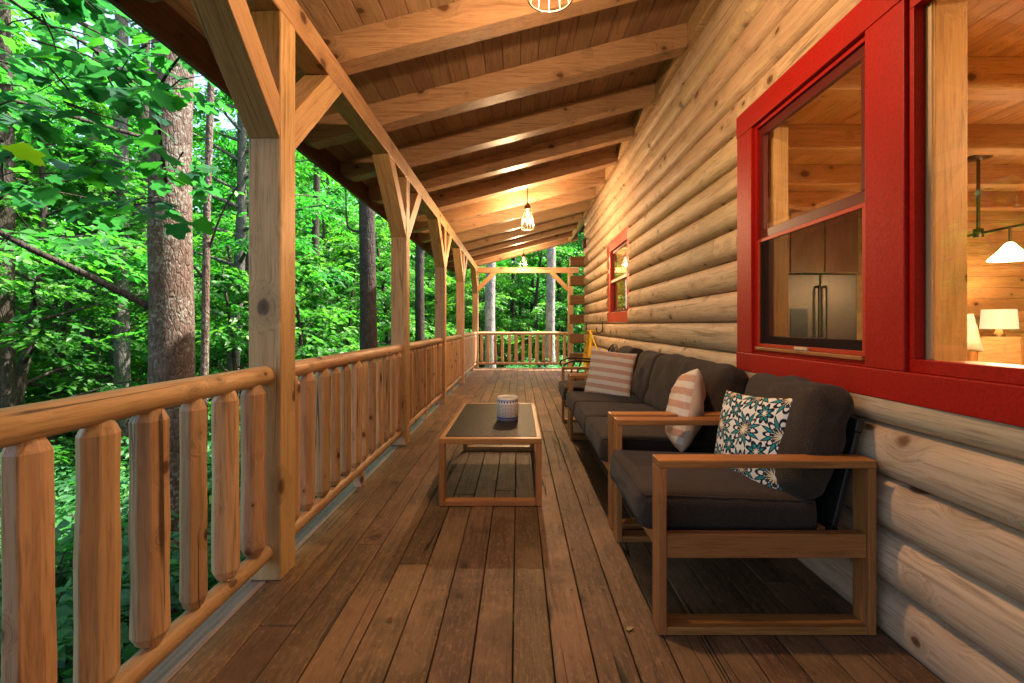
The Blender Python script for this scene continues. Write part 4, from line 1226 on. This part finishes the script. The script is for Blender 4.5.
for i, (x, y, r) in enumerate([(-.3, 22, .13), (.6, 24, .11), (1.9, 21, .12), (-2.2, 21, .13), (.15, 28, .15), (-6, 13, .12), (-11, 13, .16), (-4.2, 17, .12), (-8.6, 17, .14), (-14, 16, .15), (-5.2, 9.5, .05), (-6.2, 10.5, .06)]):
    big_trunk('thin dark trunk among the distant forest foliage', x, y, r, 12, 'bark_dark', lean=(rt.uniform(-.05, .05), 0), n=9, group='thin dark trunks in the distant forest')

# near lobed leaves hanging in front of the big trunk
LOBE = [(0, 0), (.10, .05), (.34, .02), (.47, .14), (.37, .32), (.47, .52), (.44, .66), (.25, .66), (.19, .82), (.09, .97), (0, .93)]
LOBE = LOBE + [(-x, y) for x, y in LOBE[-2:0:-1]]
def big_leaf_mesh(rs, Pts, size, var_rng=(0, 1), name='lobed_leaves'):
    Vv, Fv, vr = [], [], []
    n = len(LOBE)
    for p in Pts:
        a = rs.uniform(0, 6.283)
        d = Vector((math.cos(a), math.sin(a), rs.uniform(-.65, -.02))).normalized()
        nn = Vector((rs.uniform(-.45, .45), rs.uniform(-.45, .45), 1)); s_ = d.cross(nn).normalized(); nn = s_.cross(d)
        L = size*rs.uniform(.7, 1.25); o = len(Vv); cup = rs.uniform(.05, .22)
        st = -d*0 + Vector((0, 0, 0))
        base = p
        Vv.append(base + d*L*.45)
        for (u, v) in LOBE:
            Vv.append(base + s_*u*L + d*v*L + nn*(abs(u)*cup - v*v*.14 + .02*math.sin(u*17 + v*9))*L)
        v_ = min(1, max(0, rs.betavariate(1.6, 2.4)))
        for k in range(n): Fv.append((o, o + 1 + k, o + 1 + (k+1) % n)); vr.append(v_)
    return np.array([tuple(v) for v in Vv]), np.array(Fv), np.array(vr)
rs = random.Random(12)
pts = []
twigs = MB()
# leafy shoots: from limb ends outward, leaves set along each
anchors = [(-2.75, 2.2, 2.95), (-2.9, 2.7, 3.0), (-3.1, 2.2, 2.4), (-3.2, 2.6, 2.5), (-2.0, 2.7, 2.8), (-2.4, 3.0, 2.7), (-3.5, 2.3, 3.3), (-3.6, 2.7, 3.4), (-3.5, 3.05, 2.3), (-2.6, 2.5, 2.4), (-2.3, 2.6, 2.55), (-3.2, 3.1, 2.1), (-2.85, 2.35, 2.2), (-3.0, 3.2, 3.1), (-3.9, 3.1, 2.6), (-4.0, 3.0, 3.3), (-2.2, 2.2, 2.9), (-2.6, 2.9, 2.05), (-2.35, 3.1, 2.25), (-3.3, 2.5, 2.85), (-2.6, 2.4, 2.75), (-2.5, 2.7, 3.2)]
for an in anchors:
    for k in range(4):
        a = rs.uniform(0, 6.283); L = rs.uniform(.3, .6)
        p0 = Vector(an) + Vector((rs.uniform(-.15, .15), rs.uniform(-.15, .15), rs.uniform(-.12, .12)))
        p1 = p0 + Vector((math.cos(a), math.sin(a)*.8, rs.uniform(-.35, .15)))*L
        if p1.x > -1.9: p1.x = -1.9 - rs.random()*.2
        mid = p0.lerp(p1, .5) + Vector((0, 0, .05))
        twigs.tube([p0, mid, p1], [.006, .004, .002], 5, caps=False)
        for j in range(7):
            q = p0.lerp(p1, .2 + .8*j/6) + Vector((rs.uniform(-.07, .07), rs.uniform(-.07, .07), rs.uniform(-.08, .02)))
            pts.append(q)
Vv, Fv, vr = big_leaf_mesh(rs, pts, .125)
o = bpy.data.objects.new('lobed_foliage', np_mesh('lobed_foliage', Vv - np.array(poplar.location), Fv, vr, M['leaf_big'], True)); COL.objects.link(o); o.parent = poplar
twigs.build('twigs', M['bark_dark'], poplar)
Vv, Fv, vr = big_leaf_mesh(random.Random(3), [Vector((-2.66, 2.36, 2.10))], .16)
o = bpy.data.objects.new('yellow_leaf', np_mesh('yellow_leaf', Vv - np.array(poplar.location), Fv, vr, M['leaf_yellow'], True)); COL.objects.link(o); o.parent = poplar
o['label'] = 'single yellow leaf among the green ones'

# understory just beyond the porch: shrubs as individuals
def shrub_variant(seed, Rr, H, n, K, lsize):
    rs_ = np.random.default_rng(seed)
    a = rs_.uniform(0, 2*PI, n); u = rs_.uniform(0, 1, n)**.5; z = rs_.uniform(.15, 1, n)
    r_ = Rr*u*np.sqrt(1 - .75*z**2)
    C = np.stack([r_*np.cos(a), r_*np.sin(a), H*z], 1)
    DR = np.stack([np.cos(a), np.sin(a), rs_.uniform(-.1, .35, n)], 1) + rs_.normal(0, .35, (n, 3))*np.array([1, 1, .3])
    return leaves(*sprays(C, DR, rs_.uniform(.25, .5, n), K, lsize, rs=rs_))
sh_pro = []
def shrub(loc, k, sc, rz):
    if len(sh_pro) <= k:
        t = thing('understory_shrub', ['low leafy green shrub growing on the forest floor', 'wide dense green shrub growing on the forest floor', 'small airy green shrub growing on the forest floor'][k], 'shrub', loc, 'shrubs on the forest floor', rz)
        Vv, Fv, vr = shrub_variant(50 + k, (.9, 1.2, .7)[k], (1.0, 1.2, .8)[k], (170, 260, 100)[k], 9, (.095, .10, .08)[k])
        o = bpy.data.objects.new('foliage', np_mesh('foliage', Vv, Fv, vr, M['leaf_low'])); COL.objects.link(o); o.parent = t
        mb = MB(); rq = random.Random(k)
        for j in range(9):
            a = rq.uniform(0, 6.28); q = rq.uniform(.3, .8)
            mb.tube([(0, 0, -.05), (.25*q*math.cos(a), .25*q*math.sin(a), .4), (.7*q*math.cos(a), .7*q*math.sin(a), .85)], [.012, .009, .004], 5, caps=False)
        mb.build('stem', M['bark_dark'], t, world=False)
        sh_pro.append(t); t.scale = (sc, sc, sc)
    else: dup(sh_pro[k], loc, rz=rz, sc=sc)
cnt = 0; tries = 0
while cnt < 165 and tries < 9000:
    tries += 1
    y = rt.uniform(.2, 24); x = rt.uniform(-1.25*y - 2.0, 3 + .1*y)
    if -2.6 < x and y < 12.9: continue
    d = math.hypot(x, y)
    if rt.random() > 1.25 - d/24: continue
    k = cnt if cnt < 3 else rt.choice([0, 0, 1, 1, 2])
    shrub((x, y, gz(x, y) - .05), k, rt.uniform(.7, 1.25), rt.uniform(0, 6.28)); cnt += 1
# ground cover: countless low leaves
n = 7500
yy = rng.uniform(-.5, 26, n); xx = -1.6 - rng.beta(1.1, 2.2, n)*30
far = rng.random(n) < .25; yy[far] = rng.uniform(12.4, 30, far.sum()); xx[far] = rng.uniform(-5, 7, far.sum())
C = np.array([(x, y, gz(x, y) + .03 + rng.random()*.28) for x, y in zip(xx, yy)])
a = rng.uniform(0, 2*PI, n); DR = np.stack([np.cos(a), np.sin(a), rng.uniform(-.05, .4, n)], 1)
Vv, Fv, vr = leaves(*sprays(C, DR, rng.uniform(.25, .5, n), 9, .10, rs=rng))
o = bpy.data.objects.new('ground_cover', np_mesh('ground_cover', Vv, Fv, vr, M['leaf_low'])); COL.objects.link(o); o['kind'] = 'stuff'
# far wood reading as one mass
n = 17000
ang = rng.uniform(R(-62), R(40), n); dist = rng.uniform(34, 52, n)
x = np.sin(ang)*dist; y = np.cos(ang)*dist
clump = np.array([noise.noise(Vector((p*.12, q*.12, 2))) for p, q in zip(x, y)])
Hh = 15 + 9*clump
z = np.array([gz(p, q) for p, q in zip(x, y)]) + rng.random(n)**.9*Hh
C = np.stack([x, y, z], 1); a = rng.uniform(0, 2*PI, n); DR = np.stack([np.cos(a), np.sin(a), rng.uniform(-.3, .1, n)], 1)
Vv, Fv, vr = leaves(*sprays(C, DR, rng.uniform(1.0, 2.2, n), 12, .42, rs=rng))
o = bpy.data.objects.new('distant_forest', np_mesh('distant_forest', Vv, Fv, vr, M['leaf_far'])); COL.objects.link(o); o['kind'] = 'stuff'

# a few fallen leaves on the boards
fl = None
M['leaf_dry'] = leaf_mat('dry_leaf', (.16, .07, .02), (.22, .11, .03), (.26, .16, .04), .2)
for i, (x, y) in enumerate([(-.86, 3.0), (-.62, 2.25), (-.95, 5.1), (.28, 2.3), (.33, 4.9), (-.98, 2.75), (.1, 6.4), (-.5, 1.75), (.42, 1.7), (-.75, 7.2)]):
    if fl is None:
        Vv, Fv, vr = big_leaf_mesh(random.Random(31), [Vector((0, 0, 0))], .045)
        c = Vv.mean(0); Vv = (Vv - c)*np.array([1, 1, .35]); Vv[:, 2] -= Vv[:, 2].min() - .001
        fl = bpy.data.objects.new('fallen_leaf', np_mesh('fallen_leaf', Vv, Fv, vr, M['leaf_dry'], True)); COL.objects.link(fl); o = fl
        tag(fl, 'small dry brown leaf lying on the deck boards', 'leaf', 'fallen leaves on the deck')
    else: o = fl.copy(); COL.objects.link(o)
    o.location = (x, y, .0); o.rotation_euler = (0, 0, rt.uniform(0, 6.28)); q = rt.uniform(.6, 1.1); o.scale = (q, q, q)
